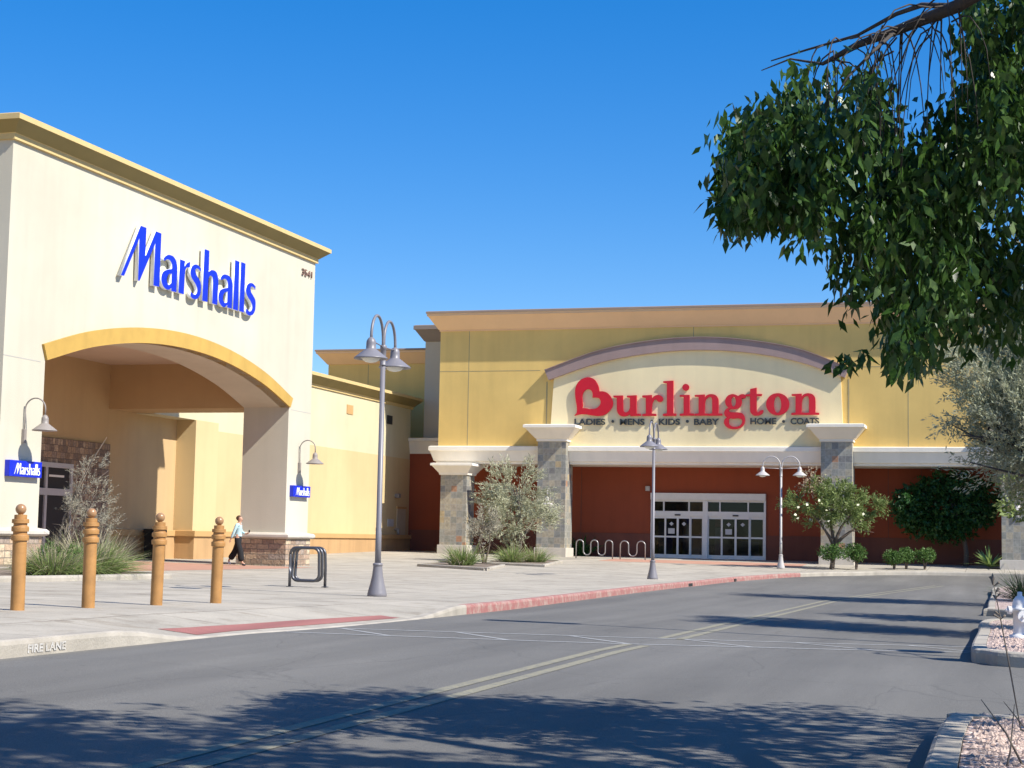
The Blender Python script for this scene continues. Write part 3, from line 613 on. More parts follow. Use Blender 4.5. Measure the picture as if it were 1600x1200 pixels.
# main block, entrance wall, column and wing
mb = MB(); mb.box(-70, -29.8, -10, 57.5, -.6, 7.5); mb.box(-70, -30.4, 57.5, 81.6, -.6, 7.6); mb.build('wall', M['tan_in'], st)
box('stone_panel', M['ledge2'], st, -29.8, -29.72, 38.5, 50.8, -.4, 4.15)
w_ = MB(); w_.box(-29.8, -29.05, 52.62, 57.55, 5.36, 7.6); w_.box(-30.5, -30.0, 57.55, 81.7, 5.18, 7.85); w_.build('upper_wall', M['wing_up'], st)
w_ = MB(); w_.box(-29.8, -29.0, 55.7, 57.55, -.4, 5.36); w_.box(-30.5, -29.985, 57.55, 81.7, -.4, 5.18); w_.build('lower_wall', M['wing_lo'], st)
w_ = MB(); w_.box(-30.4, -29.86, 57.6, 81.7, -.4, 1.0); w_.box(-29.7, -28.88, 55.62, 57.6, -.4, 1.0); w_.box(-29.8, -29.68, 50.8, 55.62, -.4, 1.0); w_.build('wainscot', M['wains'], st)
w_ = MB(); w_.box(-30.4, -29.79, 57.68, 81.7, 1.0, 1.22); w_.box(-29.7, -28.81, 55.55, 57.68, 1.0, 1.22); w_.box(-29.8, -29.62, 50.8, 55.55, 1.0, 1.22); w_.build('wainscot_cap', M['wains_cap'], st, bevel=.02)
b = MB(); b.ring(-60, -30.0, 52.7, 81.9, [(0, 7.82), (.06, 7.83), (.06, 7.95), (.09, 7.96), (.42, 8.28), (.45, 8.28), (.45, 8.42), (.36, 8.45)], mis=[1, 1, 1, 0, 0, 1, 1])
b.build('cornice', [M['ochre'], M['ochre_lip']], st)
for px, py in ((547, 640), (609, 656)):
    p = onx(px, py, -29.98); v = box('vent', M['wains_cap'] if px < 600 else M['dark'], st, -30.02, -29.97, p.y-.38, p.y+.38, p.z-.22, p.z+.22)
# service door and wall fittings on the wing
p0 = onx(620, 796, -29.98); p1 = onx(631.5, 862, -29.98)
dr = box('door', M['doorp'], st, -30.02, -29.95, p0.y, p1.y, .2, 2.55)
box('handle', M['steel2'], dr, -29.95, -29.89, p0.y+.15, p0.y+.28, 1.2, 1.32)
box('door_head', M['wains_cap'], st, -30.02, -29.92, p0.y-.05, p1.y+.05, 2.56, 2.66)
p0 = onx(609, 818, -29.98); box('notice_board', M['ltgrey'], st, -30.02, -29.94, p0.y-.35, p0.y+.45, p0.z-.15, p0.z+.22)
p0 = onx(618.5, 774.5, -29.98); b = MB(); b.box(-30.02, -29.75, p0.y-.18, p0.y+.18, p0.z-.12, p0.z+.1); b.build('wall_light', M['lampb'], st, bevel=.04)
p0 = onx(617, 827, -29.98); b = MB(); b.tube([(-30.0, p0.y, p0.z), (-29.8, p0.y, p0.z), (-29.8, p0.y, p0.z-.2)], .07); b.build('fire_connection', M['steel2'], st)
# entrance doors under the arch
ed = MB(); X0 = -29.72
ed.box(X0, X0+.1, 42.6, 48.35, 3.18, 3.34); ed.box(X0, X0+.1, 42.6, 48.35, 2.28, 2.5); ed.box(X0, X0+.1, 42.6, 48.35, .12, .3)
for y in (42.6, 44.0, 45.4, 46.72, 48.22): ed.box(X0, X0+.09, y, y+.13, .3, 3.18)
fr = ed.build('entrance_doors', M['alug'], st)
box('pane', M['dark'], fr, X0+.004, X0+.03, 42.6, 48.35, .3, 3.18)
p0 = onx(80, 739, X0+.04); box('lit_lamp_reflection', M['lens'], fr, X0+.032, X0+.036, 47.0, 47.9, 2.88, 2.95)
for x, y in ((-26.2, 38.7), (-27.2, 44.8)):
    b = MB(); b.lathe([(.11, 6.905), (.11, 6.93)], (x, y, 0), 14); b.build('downlight', M['lens'], st)
# litter bin by the entrance wall
t = thing('litter_bin', 'square black litter bin against the shaded entrance wall', 'litter bin', (-29.2, 53.3, GS(-29.2, 53.3)))
box('body', M['blackm'], t, -29.5, -28.95, 53.0, 53.6, t.location.z, t.location.z+.95, .02)
box('lid', M['blackm'], t, -29.53, -28.92, 52.97, 53.63, t.location.z+.95, t.location.z+1.1, .03)

# ================================================================== mustard store (behind)
s2 = thing('store_building', 'mustard and brick-red store with slate tile piers and peach cornice', 'building', (-13, 78, 0))
Wy = 77.3
XR = 24
box('facade_wall', M['yellow'], s2, -26.9, XR, Wy, 95, 5.64, 11.45)
box('roof', M['roof'], s2, -26.9, XR, Wy, 95, 11.45, 11.6)
b = MB(); b.ring(-26.9, XR, Wy, 95, [(0, 11.36), (.05, 11.365), (.05, 11.44), (.09, 11.45), (.52, 12.08), (.56, 12.08), (.56, 12.2), (.60, 12.205), (.60, 12.30), (.5, 12.33)], mis=[0, 0, 0, 0, 0, 0, 1, 1, 1])
b.build('cornice', [M['peach'], M['browncap']], s2)
box('soffit', M['band'], s2, -26.9, XR, Wy+.05, 79.8, 4.80, 5.6)
b = MB(); b.ring(-26.9, XR, Wy, 95, [(0, 4.76), (.06, 4.77), (.06, 4.86), (.16, 4.9), (.32, 5.38), (.38, 5.40), (.38, 5.60), (.30, 5.63), (0, 5.64)]); b.build('band_course', M['band'], s2)
# score lines and edges on the facade
for px in (732, 1083, 1419):
    x = ony(px, 600, Wy-.004).x; z1 = 11.36; z0 = 5.64 if px != 1083 else 10.8
    box('score_line', M['joint'], s2, x-.018, x+.018, Wy-.004, Wy-.001, z0, z1)
for x0, x1 in ((-26.9, -21.7), (-6.75, XR)):
    box('score_line', M['joint'], s2, x0, x1, Wy-.0045, Wy-.0015, 9.34, 9.37)
for px in (854, 1326):
    x = ony(px, 640, Wy-.01).x; box('score_line', M['joint'], s2, x-.03, x+.03, Wy-.012, Wy-.002, 6.0, 8.8)
bi = arc_pts([(-21.2, 8.86), (-18.7, 9.66), (-16.3, 10.08), (-14.0, 10.22), (-11.6, 10.08), (-9.2, 9.62), (-7.0, 8.84)])
bo = arc_pts([(-21.40, 9.33), (-18.8, 10.22), (-16.4, 10.66), (-14.0, 10.82), (-11.6, 10.66), (-9.1, 10.18), (-6.82, 9.28)])
b = MB(); b.prism([(-21.15, 5.645), (-7.05, 5.645)] + bi[::-1][1:-1], 'y', Wy-.12, Wy); b.build('sign_panel', M['panel'], s2)
b = MB(); b.prism(bi + bo[::-1], 'y', Wy-.30, Wy); b.build('arch_trim', M['mauve'], s2)
b = MB(); b.prism([(x, z+.03) for x, z in bo] + bo[::-1], 'y', Wy-.36, Wy); b.build('arch_lip', M['mauve'], s2)
# recessed red wall with the door opening
DX0 = -16.62; DX1 = -10.98; RW = 79.8; DZ = 3.50
r_ = MB(); r_.box(-26.9, DX0, RW, RW+.4, -.6, 5.40); r_.box(-30.0, -26.9, 81.7, 82.1, -.6, 5.5); r_.box(-26.95, -26.9, RW, 81.7, -.6, 5.5); r_.box(DX1, XR, RW, RW+.4, -.6, 5.4); r_.box(DX0, DX1, RW, RW+.4, DZ, 5.4); r_.build('recessed_wall', M['red'], s2)
r_ = MB(); r_.box(-26.9, DX0-.02, RW-.05, RW, -.6, 1.5); r_.box(-29.9, -27.0, 81.65, 81.7, -.6, 1.5); r_.box(DX1+.02, XR, RW-.05, RW, -.6, 1.5); r_.build('wainscot', M['redlo'], s2)
for px in (908, 1218, 1388, 1440):
    x = ony(px, 800, RW).x; box('score_line', M['redlo'], s2, x-.02, x+.02, RW-.005, RW-.002, 1.5, 4.8)
# left return: white band, gallery wall, pilaster with dark cornice
b = MB(); b.ring(-29.95, -26.96, 81.75, 88, [(0, 5.47), (.05, 5.48), (.12, 5.7), (.26, 6.12), (.32, 6.14), (.32, 6.30), (0, 6.32)]); b.build('band_course', M['band'], s2)
Yp = 82.4; xp = ony(663.5, 600, Yp).x; zp = ony(663, 534, Yp).z; zq = ony(650, 507.5, Yp-.5).z
box('side_wall', M['mush'], s2, xp, -26.95, Yp, 92, 6.32, zp+.05)
b = MB(); b.ring(xp, -26.95, Yp, 92, [(0, zp), (.06, zp+.02), (.46, zq-.26), (.52, zq-.25), (.52, zq-.04), (.4, zq)]); b.build('cornice', M['mushcap'], s2)
Yo = 84.0; xo = ony(512.5, 600, Yo).x; zo = ony(512, 570, Yo).z; zr = ony(493, 546, Yo-.6).z
box('side_wall', M['yellow'], s2, xo, xp-.02, Yo, 98, 0, zo+.05)
b = MB(); b.ring(xo, xp-.02, Yo, 98, [(0, zo), (.05, zo+.01), (.50, zr-.24), (.55, zr-.23), (.55, zr-.12), (.60, zr-.11), (.60, zr-.02), (.5, zr)], mis=[0, 0, 0, 0, 1, 1, 1]); b.build('cornice', [M['peach'], M['browncap']], s2)
x = ony(575, 600, Yo).x; box('score_line', M['joint'], s2, x-.02, x+.02, Yo-.005, Yo-.002, 6.2, zo)
# slate piers
def pier(pxl, pxr, ref, tall, y0=76.5):
    xl = ony(pxl, ref, y0).x; xr = ony(pxr, ref, y0).x
    zt = 5.87 if tall else 4.22
    p = box('pier', M['slate'], s2, xl, xr, y0, y0+(1.35 if tall else 1.25), -.3, zt)
    box('plinth', M['capst'], p, xl-.09, xr+.09, y0-.09, y0+1.4, -.3, GS(xl, y0)+.42, .01)
    b = MB()
    if tall: b.ring(xl, xr, y0, y0+1.2, [(.0, 5.83), (.06, 5.84), (.06, 5.95), (.12, 5.98), (.52, 6.46), (.60, 6.47), (.60, 6.60), (.5, 6.63)])
    else: b.ring(xl, xr, y0, y0+1.25, [(.0, 4.18), (.06, 4.19), (.08, 4.28), (.36, 4.62), (.42, 4.63), (.42, 4.74), (.3, 4.76)])
    b.build('capital', M['band'], p)
    return xl, xr
P1 = pier(687.5, 728, 800, False, 76.6); P2 = pier(839, 883, 780, True); P3 = pier(1282.5, 1331.5, 780, True); P4 = pier(1565, 1612, 820, True)
# entrance door unit
du = MB(); Y0 = RW+.02
gz = GS(-13.8, 79.8)
mid = -13.92
du.box(DX0, DX1, Y0-.22, Y0+.1, 3.17, 3.50)
d1 = du.build('door_header', M['alu'], s2, bevel=.01)
frm = MB(); frm.box(DX0, DX0+.1, Y0-.1, Y0+.1, gz-.1, 3.17); frm.box(DX1-.1, DX1, Y0-.1, Y0+.1, gz-.1, 3.17); frm.box(mid-.12, mid+.12, Y0-.12, Y0+.1, gz-.1, 3.17)
for x0, x1 in ((DX0+.1, mid-.12), (mid+.12, DX1-.1)):
    frm.box(x0, x1, Y0-.06, Y0+.1, 3.08, 3.17); frm.box(x0, x1, Y0-.1, Y0+.1, 2.38, 2.62)
    W = x1-x0
    for q in (.215, .72): frm.box(x0+W*q-.03, x0+W*q+.03, Y0-.06, Y0+.08, 2.62, 3.08)
frm.build('door_frame', M['alu'], s2)
for x0, x1 in ((DX0+.1, mid-.12), (mid+.12, DX1-.1)):
    W = (x1-x0)/4
    for k in range(4):
        lf = MB(); a = x0+W*k; c = a+W; yy = Y0-.02 if k in (0, 3) else Y0-.08
        s = .05
        lf.box(a, a+s, yy, yy+.05, gz-.02, 2.38); lf.box(c-s, c, yy, yy+.05, gz-.02, 2.38)
        lf.box(a+s, c-s, yy, yy+.05, gz-.02, gz+.18); lf.box(a+s, c-s, yy, yy+.05, 2.26, 2.38); lf.box(a+s, c-s, yy, yy+.05, 1.33, 1.41)
        leaf = lf.build('door', M['alu'], s2)
        box('pane', M['glass'], leaf, a+s, c-s, yy+.02, yy+.03, gz+.18, 2.26)
        if k in (1, 2):
            cx = (a+c)/2; b = MB(); b.prism([(cx-.11, 2.0), (cx, 1.9), (cx+.11, 2.0), (cx, 2.1)], 'y', yy+.012, yy+.018); b.build('sticker', M['ltgrey'], leaf)
            if k == 1: box('notice', M['ltgrey'], leaf, cx-.16, cx+.16, yy+.01, yy+.018, 1.52, 1.78)
    box('transom_pane', M['glass'], s2, x0, x1, Y0+.03, Y0+.04, 2.62, 3.08)
    cx = (x0+x1)/2; box('door_sensor', M['blackm'], s2, cx-.14, cx+.14, Y0-.14, Y0-.1, 2.40, 2.47)
# the vestibule seen through the glass
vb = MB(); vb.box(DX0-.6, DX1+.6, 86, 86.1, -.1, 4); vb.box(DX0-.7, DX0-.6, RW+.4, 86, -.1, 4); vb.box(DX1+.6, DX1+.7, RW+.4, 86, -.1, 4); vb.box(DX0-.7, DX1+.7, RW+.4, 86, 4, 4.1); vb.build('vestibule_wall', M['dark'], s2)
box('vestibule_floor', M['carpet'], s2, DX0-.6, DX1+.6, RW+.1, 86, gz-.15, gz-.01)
for k, (x, z0, z1, y, w_, m_) in enumerate(((-16.2, gz, 2.1, 81.3, .7, 'navy'), (-15.1, gz, 1.5, 82.5, .9, 'navy'), (-13.45, gz, 1.25, 80.7, .32, 'mag'), (-13.45, 1.9, 2.3, 80.7, .32, 'red2'), (-13.45, 1.3, 1.85, 80.72, .3, 'ltgrey'), (-12.2, gz, 1.2, 82.4, 1.0, 'navy'), (-11.4, .9, 1.9, 83.2, .5, 'lf_dk'), (-14.6, gz, 1.6, 83, .4, 'mag'))):
    box('display', M[m_], s2, x-w_/2, x+w_/2, y, y+.25, z0, z1)
box('white_post', M['alu'], s2, -13.26, -13.2, 80.6, 80.66, gz, 2.3)
for x, y, l in ((-15.6, 82.0, .5), (-15.2, 83.5, .6), (-12.6, 82.4, .6), (-11.6, 83.8, .5)):
    box('ceiling_lamp', M['tube'], s2, x-l/2, x+l/2, y, y+.12, 3.35, 3.38)
p0 = ony(1012, 764, RW-.1)
b = MB(); b.box(p0.x-.1, p0.x+.12, RW-.22, RW-.02, p0.z-.1, p0.z+.14); b.build('security_lamp', M['lampw'], s2, bevel=.03)
p0 = ony(1267, 813, RW-.05); box('card_reader', M['ltgrey'], s2, p0.x-.08, p0.x+.08, RW-.06, RW-.003, p0.z-.1, p0.z+.1)
for px in (927, 960, 985, 1117, 1420, 1450):
    p0 = ony(px, 731, 78.5); b = MB(); b.lathe([(.09, 4.785), (.09, 4.80)], (p0.x, 78.5, 0), 12); b.build('downlight', M['lens'], s2)

# ================================================================== lamps
def head(mb, c, k=1.0, mi=0):       # bell and cone shade below c
    x, y, z = c
    mb.lathe([(.018, .02), (.05, .0), (.082, -.05), (.088, -.10), (.088, -.19), (.10, -.20), (.29*k, -.345), (.30*k, -.355), (.30*k, -.375), (.27*k, -.37), (.09, -.24)], (x, y, z), 24, mi)
def lens(mb, c, mi=0):
    x, y, z = c; mb.lathe([(.15, -.375), (.14, -.40), (.10, -.425), (.03, -.44), (.001, -.442)][::-1] + [(.19, -.36)], (x, y, z), 20, mi)
def street_lamp(loc, rz, label, mat, H=5.02, group='twin-headed lamps along the pavement'):
    t = thing('street_lamp', label, 'street lamp', loc, rz, group)
    b = MB(); b.lathe([(.175, -.02), (.175, .05), (.165, .08), (.16, .11), (.13, .22), (.10, .36), (.082, .52), (.082, .55), (.09, .555), (.09, .585), (.06, .6)], (0, 0, 0), 28); b.build('base', mat, t, True, local=True)
    b = MB(); b.tube([(0, 0, .56), (0, 0, 1.15), (0, 0, 1.16), (0, 0, H-.5)], [.056, .054, .05, .044], 20); b.lathe([(.058, H-.86), (.058, H-.84), (.053, H-.835), (.053, H-.56), (.06, H-.555), (.06, H-.5), (.02, H-.46)], (0, 0, 0), 20); b.build('pole', mat, t, True, local=True)
    for s in (-1, 1):
        b = MB(); pts = [(0, s*.02, H-.62), (0, s*.03, H-.42)] + [(0, s*(.41-.38*math.cos(a)), H-.42+.42*math.sin(a)) for a in np.linspace(.15, math.pi-.1, 18)] + [(0, s*.79, H-.48)]
        b.tube(pts, .026, 12); b.tube([(0, s*.04, H-.52), (0, s*.79, H-.49)], .012, 8); b.build('arm', mat, t, True, local=True)
        b = MB(); head(b, (0, s*.79, H-.45)); hd = b.build('lamp_shade', mat, t, True, local=True)
        b = MB(); lens(b, (0, s*.79, H-.45)); b.build('lens', M['lens'], hd, True, local=True)
    return t
for px, py, rz, mat, lb in ((589, 932, .09, M['lamp'], 'tall grey twin-headed street lamp beside the tower, nearest in view'), (1019.5, 905, .02, M['lamp'], 'grey twin-headed street lamp in front of the glass doors'), (1220, 888.5, R_(90), M['lampw'], 'pale twin-headed street lamp by the kerb beside the thorn tree')):
    p = gp(px, py); street_lamp((p.x, p.y, GS(p.x, p.y)), rz, lb, mat, {589: 5.02, 1019.5: 5.0, 1220: 4.78}[px])
street_lamp((3.4, 18.4, GS(3.4, 18.4)), .3, 'grey twin-headed street lamp off to the right on the planted island', M['lamp'], 5.0)
# tall car-park light off to the right, whose shadow crosses the lane
t = thing('parking_light', 'tall single-headed parking light right of the lane', 'parking light', (1.5, 21.6, GS(1.5, 21.6)))
b = MB(); b.tube([(0, 0, -.1), (0, 0, 7.8)], [.07, .045], 14); b.build('pole', M['lamp'], t, True, local=True)
b = MB(); b.box(-1.25, .1, -.2, .2, 7.74, 7.9); b.build('lamp_head', M['lamp'], t, bevel=.03, local=True)
def wall_lamp(loc, rz, label, mat, group='hooked wall lamps'):
    t = thing('wall_lamp', label, 'wall lamp', loc, rz, group)    # loc = mounting plate, arm reaches along +X
    b = MB(); b.box(0, .09, -.05, .05, -.17, .17); b.build('bracket', mat, t, bevel=.01, local=True)
    b = MB(); pts = [(.05, 0, -.1), (.05, 0, .45), (.05, 0, .66)] + [(.05+.28-.28*math.cos(a), 0, .66+.27*math.sin(a)) for a in np.linspace(.1, math.pi-.05, 18)] + [(.61, 0, .52)]
    b.tube(pts, .018, 10); b.build('arm', mat, t, True, local=True)
    b = MB(); head(b, (.61, 0, .50)); b.build('lamp_shade', mat, t, True, local=True)
    return t
wall_lamp((-23, 35.16, 3.44), 0, 'bronze hooked wall lamp above the small sign on the left tower pier', M['lampb'])
wall_lamp((-23, 51.67, 3.42), 0, 'bronze hooked wall lamp above the small sign on the right tower pier', M['lampb'])
p = ony(860, 790, 76.5); wall_lamp((p.x, 76.5, p.z-.1), R_(-90), 'pale hooked wall lamp on the slate pier by the sage shrub', M['lampw'])
wall_lamp(((P4[0]+P4[1])/2+.05, 76.5, p.z-.1), R_(-90), 'pale hooked wall lamp on the slate pier at the right edge', M['lampw'])

# ================================================================== bollards
def make_bollard():
    t = thing('bollard', 'x', 'bollard', (0, 0, 0), 0, 'tan bollards along the pavement edge')
    r = .080
    b = MB(); b.lathe([(r, -.05), (r, .80), (r+.018, .805), (r+.021, .83), (r+.021, .855), (r+.018, .868), (r, .872), (r, .905), (r+.018, .908), (r+.020, .93), (r+.020, .955), (r+.017, .965), (r, .97), (r-.004, 1.0), (r+.018, 1.004), (r+.017, 1.02), (r+.017, 1.04), (r+.016, 1.05), (r-.008, 1.052), (r-.008, 1.10), (.03, 1.104), (.026, 1.115), (.001, 1.116)], (0, 0, 0), 56)
    b.build('post', M['boll'], t, local=True)
    b = MB(); R0 = .062; b.lathe([(max(R0*math.cos(a), .001), 1.165+R0*math.sin(a)) for a in np.linspace(-math.pi/2, math.pi/2, 17)], (0, 0, 0), 28); b.build('ball', M['ball'], t, True, local=True)
    m = t.children
    return t
b0 = make_bollard()
blab = ['tan ball-topped bollard nearest the left edge, in front of the stone pier', 'tan ball-topped bollard in front of the dry shrub and grass clump', 'tan ball-topped bollard in front of the shaded entrance wall', 'tan ball-topped bollard beside the walking woman']
for i, (px, py) in enumerate(((27, 953.6), (137.5, 949.8), (244, 945.6), (337, 942.4))):
    p = gp(px, py); o = b0 if i == 0 else copy_tree(b0)
    o.location = (p.x, p.y, GS(p.x, p.y)); o['label'] = blab[i]; o.rotation_euler = (R_((.5, -.4, .3, -.6)[i]), R_((-.3, .5, -.5, .4)[i]), i*1.7)
o = copy_tree(b0); o.location = (-10.9, 15.1, GS(-10.9, 15.1)); o['label'] = 'tan ball-topped bollard just outside the left edge of the view'

# ================================================================== bicycle racks
t = thing('bike_rack', 'dark coiled tube bicycle rack beside the grey street lamp', 'bicycle rack', (-14.0, 31.2, GS(-14, 31.2)))
b = MB(); W = .62; H = .80; r0 = .13; LO = .13
def rc(x, z, cx, cz, n=6): return [(cx+(x-cx)*math.cos(a)+0, cz+(z-cz)*math.sin(a)) for a in np.linspace(0, math.pi/2, n)]
path = [(0, 0, -.02), (0, 0, H-r0)]
def quarter(cx, cz, a0, a1, y, n=6): return [(cx+r0*math.cos(a), y, cz+r0*math.sin(a)) for a in np.linspace(a0, a1, n)]
y = 0.0; inset = .0
for k in range(3):
    xl = 0; xr = W
    path += quarter(xl+r0, H-r0, math.pi, math.pi/2, y) + quarter(xr-r0, H-r0, math.pi/2, 0, y+.03)
    y += .06
    if k < 2:
        xl2 = 0
        path += quarter(xr-r0, LO+r0, 0, -math.pi/2, y) + quarter(xl2+r0, LO+r0, -math.pi/2, -math.pi, y+.04)
        y += .10
path += [(W, y, .4), (W, y, -.02)]
b.tube(path, .03, 12); b.build('tube', M['steel'], t, True, local=True)
b = MB(); b.lathe([(.075, 0), (.075, .012), (.04, .016)], (0, 0, 0), 16); b.lathe([(.075, 0), (.075, .012), (.04, .016)], (W, y, 0), 16); b.build('foot_plate', M['steel'], t, local=True)
def wave_rack(px0, px1, py, humps, lb):
    a = gp(px0, py+.5); yy = 75.4; a = ony(px0, py, yy); c = ony(px1, py, yy); L = c.x-a.x
    t = thing('bike_rack', lb, 'bicycle rack', (a.x, yy, GS(a.x, yy)), 0, 'wave bicycle racks on the far pavement')
    n = 2*humps-1; w_ = L/n; r = w_/2; pts = [(0, 0, -.05)]; H = .86; LO = .16
    for k in range(n):
        cx = w_*(k+.5)
        if k % 2 == 0: pts += [(cx-r*math.cos(q), 0, H-r+r*math.sin(q)) for q in np.linspace(0, math.pi, 9)]
        else: pts += [(cx-r*math.cos(q), 0, LO+r-r*math.sin(q)) for q in np.linspace(0, math.pi, 9)]
    pts += [(L, 0, -.05)]
    b = MB(); b.tube(pts, .028, 10); b.build('tube', M['steel2'], t, True, local=True)
wave_rack(900, 957, 870, 3, 'grey wave bicycle rack with three humps beside the slate pier')
wave_rack(969, 1008, 870, 2, 'shorter grey wave bicycle rack with two humps nearer the glass doors')
# ================================================================== hydrant
p = gp(1594, 996); hz = GS(p.x, p.y)
t = thing('fire_hydrant', 'white fire hydrant on the gravel island', 'fire hydrant', (p.x, p.y, hz))
b = MB(); b.lathe([(.13, -.05), (.13, .03), (.095, .035), (.085, .06), (.082, .33), (.11, .335), (.11, .37), (.095, .375), (.092, .42), (.08, .47), (.05, .51), (.03, .525), (.03, .57), (.001, .575)], (0, 0, 0), 24); b.build('barrel', M['hyd'], t, True, local=True)
for a, rr, l in ((R_(200), .045, .155), (R_(20), .045, .155), (R_(-75), .062, .17)):
    d = Vector((math.cos(a), math.sin(a), 0)); b = MB(); z = Vector((0, 0, .27 if rr > .05 else .34))
    b.tube([z+d*.07, z+d*(l-.04), z+d*(l-.04), z+d*l, z+d*l, z+d*(l+.03)], [rr*.8, rr*.8, rr*1.15, rr*1.15, .02, .02], 16); b.build('nozzle', M['hyd'], t, False, local=True)

for px, py in ((1102, 917.5), (1160, 909)):
    p = gp(px, py, HR); x_ = float(np.interp(p.y, [q[1] for q in KS if q[1] < 66], [q[0] for q in KS if q[1] < 66]))
    dn = MB(); dn.box(x_-.04, x_+.004, p.y-.35, p.y+.35, HR(x_, p.y)+.01, HR(x_, p.y)+.10); o = dn.build('kerb_drain', M['dark'], None)
    tag(o, 'dark drain outlet in the red kerb, ' + ('the nearer of the two' if px < 1150 else 'the farther of the two'), 'drain')

# ================================================================== planting helpers
def unit(a): return a/np.maximum(np.linalg.norm(a, axis=-1, keepdims=True), 1e-9)
class Leafs:
    def __init__(s): s.V = []; s.n = 0; s.Fq = []
    def kites(s, P, D, L, W, fold=.14):
        k = len(P); D = unit(D); Rn = unit(np.cross(D, rng.normal(size=(k, 3)))); L = np.broadcast_to(np.asarray(L), (k,))[:, None]; W = np.broadcast_to(np.asarray(W), (k,))[:, None]
        Nn = np.cross(D, Rn)
        v = np.stack([P, P+D*L*.42+Rn*W*.5+Nn*W*fold, P+D*L, P+D*L*.42-Rn*W*.5+Nn*W*fold], 1).reshape(-1, 3)
        f = (np.arange(k)[:, None]*4 + np.array([0, 1, 2, 3]) + s.n); s.V.append(v); s.Fq.append(f); s.n += 4*k
    def strands(s, P, D, L, m, leafL, leafW, droop=0.0, spread=.6, along=.6, down=0.0, jit=.0, t0=.1):
        k = len(P); D = unit(D); L = np.broadcast_to(np.asarray(L, float), (k,))
        t = np.linspace(t0, 1, m)[None, :, None]; L3 = L[:, None, None]
        Q = P[:, None, :] + D[:, None, :]*t*L3; Q = Q + np.array([0, 0, -1.0])*droop*(t**2)*L3 + rng.normal(size=Q.shape)*jit
        T = D[:, None, :] + np.array([0, 0, -2.0])*droop*t
        Dl = unit(T)*along + rng.normal(size=Q.shape)*spread + np.array([0, 0, -1.0])*down
        q = Q.reshape(-1, 3); sz = rng.uniform(.6, 1.25, len(q))
        s.kites(q, Dl.reshape(-1, 3), leafL*sz, leafW*sz)
        return Q
    def blades(s, P, D, L, W, bend, seg=4):
        k = len(P); D = unit(D); side = unit(np.cross(D, np.array([0, 0, 1.0])+rng.normal(size=(k, 3))*.3)); L = np.broadcast_to(np.asarray(L, float), (k,))[:, None]
        rows = []
        hor = D*np.array([1, 1, 0]); 
        for i in range(seg+1):
            t = i/seg; c = P + D*L*t + (hor*.6+np.array([0, 0, -.75]))*(bend*t*t)[:, None]*L if np.ndim(bend) else P + D*L*t + (hor*.6+np.array([0, 0, -.75]))*bend*t*t*L
            ww = W*(1-t**2*.95)*.5; rows += [c+side*ww, c-side*ww]
        v = np.stack(rows, 1).reshape(-1, 3); n = 2*(seg+1)
        base = np.arange(k)[:, None]*n + s.n
        for i in range(seg): s.Fq.append(base + np.array([2*i, 2*i+1, 2*i+3, 2*i+2]))
        s.V.append(v); s.n += n*k
    def build(s, name, mat, parent=None, cull=None):
        V = np.concatenate(s.V); Fq = np.concatenate(s.Fq).astype(np.int32)
        if cull is not None:
            c = V[Fq].mean(1); Fq = Fq[~cull(c)]
        off = np.array(parent['_w']) if parent is not None else np.zeros(3)
        me = bpy.data.meshes.new(name); me.vertices.add(len(V)); me.vertices.foreach_set('co', (V-off).astype(np.float32).ravel())
        me.loops.add(Fq.size); me.loops.foreach_set('vertex_index', Fq.ravel()); me.polygons.add(len(Fq))
        me.polygons.foreach_set('loop_start', np.arange(0, Fq.size, 4, dtype=np.int32)); me.polygons.foreach_set('loop_total', np.full(len(Fq), 4, dtype=np.int32))
        me.update(calc_edges=True); me.validate(); me.materials.append(mat)
        o = bpy.data.objects.new(name, me); col.objects.link(o)
        if parent is not None: o.parent = parent
        return o
def inball(n, c, r, p=.45):
    u = unit(rng.normal(size=(n, 3))); q = rng.uniform(0, 1, n)[:, None]**p; return np.array(c) + u*q*np.array(r), u
def thing_at(name, label, cat, loc, group=None): return thing(name, label, cat, tuple(loc), 0, group)

# ---------------- near tree on the right
def nd(px, py, D): return depth(px, py, D*1.20)
TB0 = Vector((2.6, 7.6, GS(2.6, 7.6)))
t = thing_at('shade_tree', 'broad dark-leaved shade tree drooping into the top right of the view', 'tree', TB0)
b = MB()
b.tube([(2.6, 7.6, -.1), (2.58, 7.6, .4), (2.5, 7.58, 1.4), (2.4, 7.5, 2.4), (2.2, 7.4, 3.3)], [.24, .19, .17, .16, .14], 14)
f0 = Vector((2.2, 7.4, 3.3))
def limb(pts, r0, r1, n=8): k = len(pts); b.tube(pts, [r0+(r1-r0)*i/(k-1) for i in range(k)], n)
q1 = nd(1570, -40, 6.9); q2 = nd(1495, 10, 7.2); q3 = nd(1400, 48, 7.5); q4 = nd(1340, 70, 7.7); q5 = nd(1285, 100, 7.9); q6 = nd(1235, 92, 8.2)
b.tube([f0, (1.7, 7.6, 4.2), q1, q2, q3, q4, q5], [.12, .09, .05, .036, .028, .02, .011], 10)
limb([q2, nd(1440, 8, 7.5), nd(1400, 22, 7.7), nd(1340, 55, 8.0), nd(1260, 78, 8.3), nd(1205, 95, 8.5)], .018, .004, 7)
limb([q3, nd(1370, 75, 7.2), nd(1325, 120, 7.0), nd(1300, 160, 7.0)], .012, .004, 6)
limb([q5, q6, nd(1190, 110, 8.5)], .009, .003, 6)
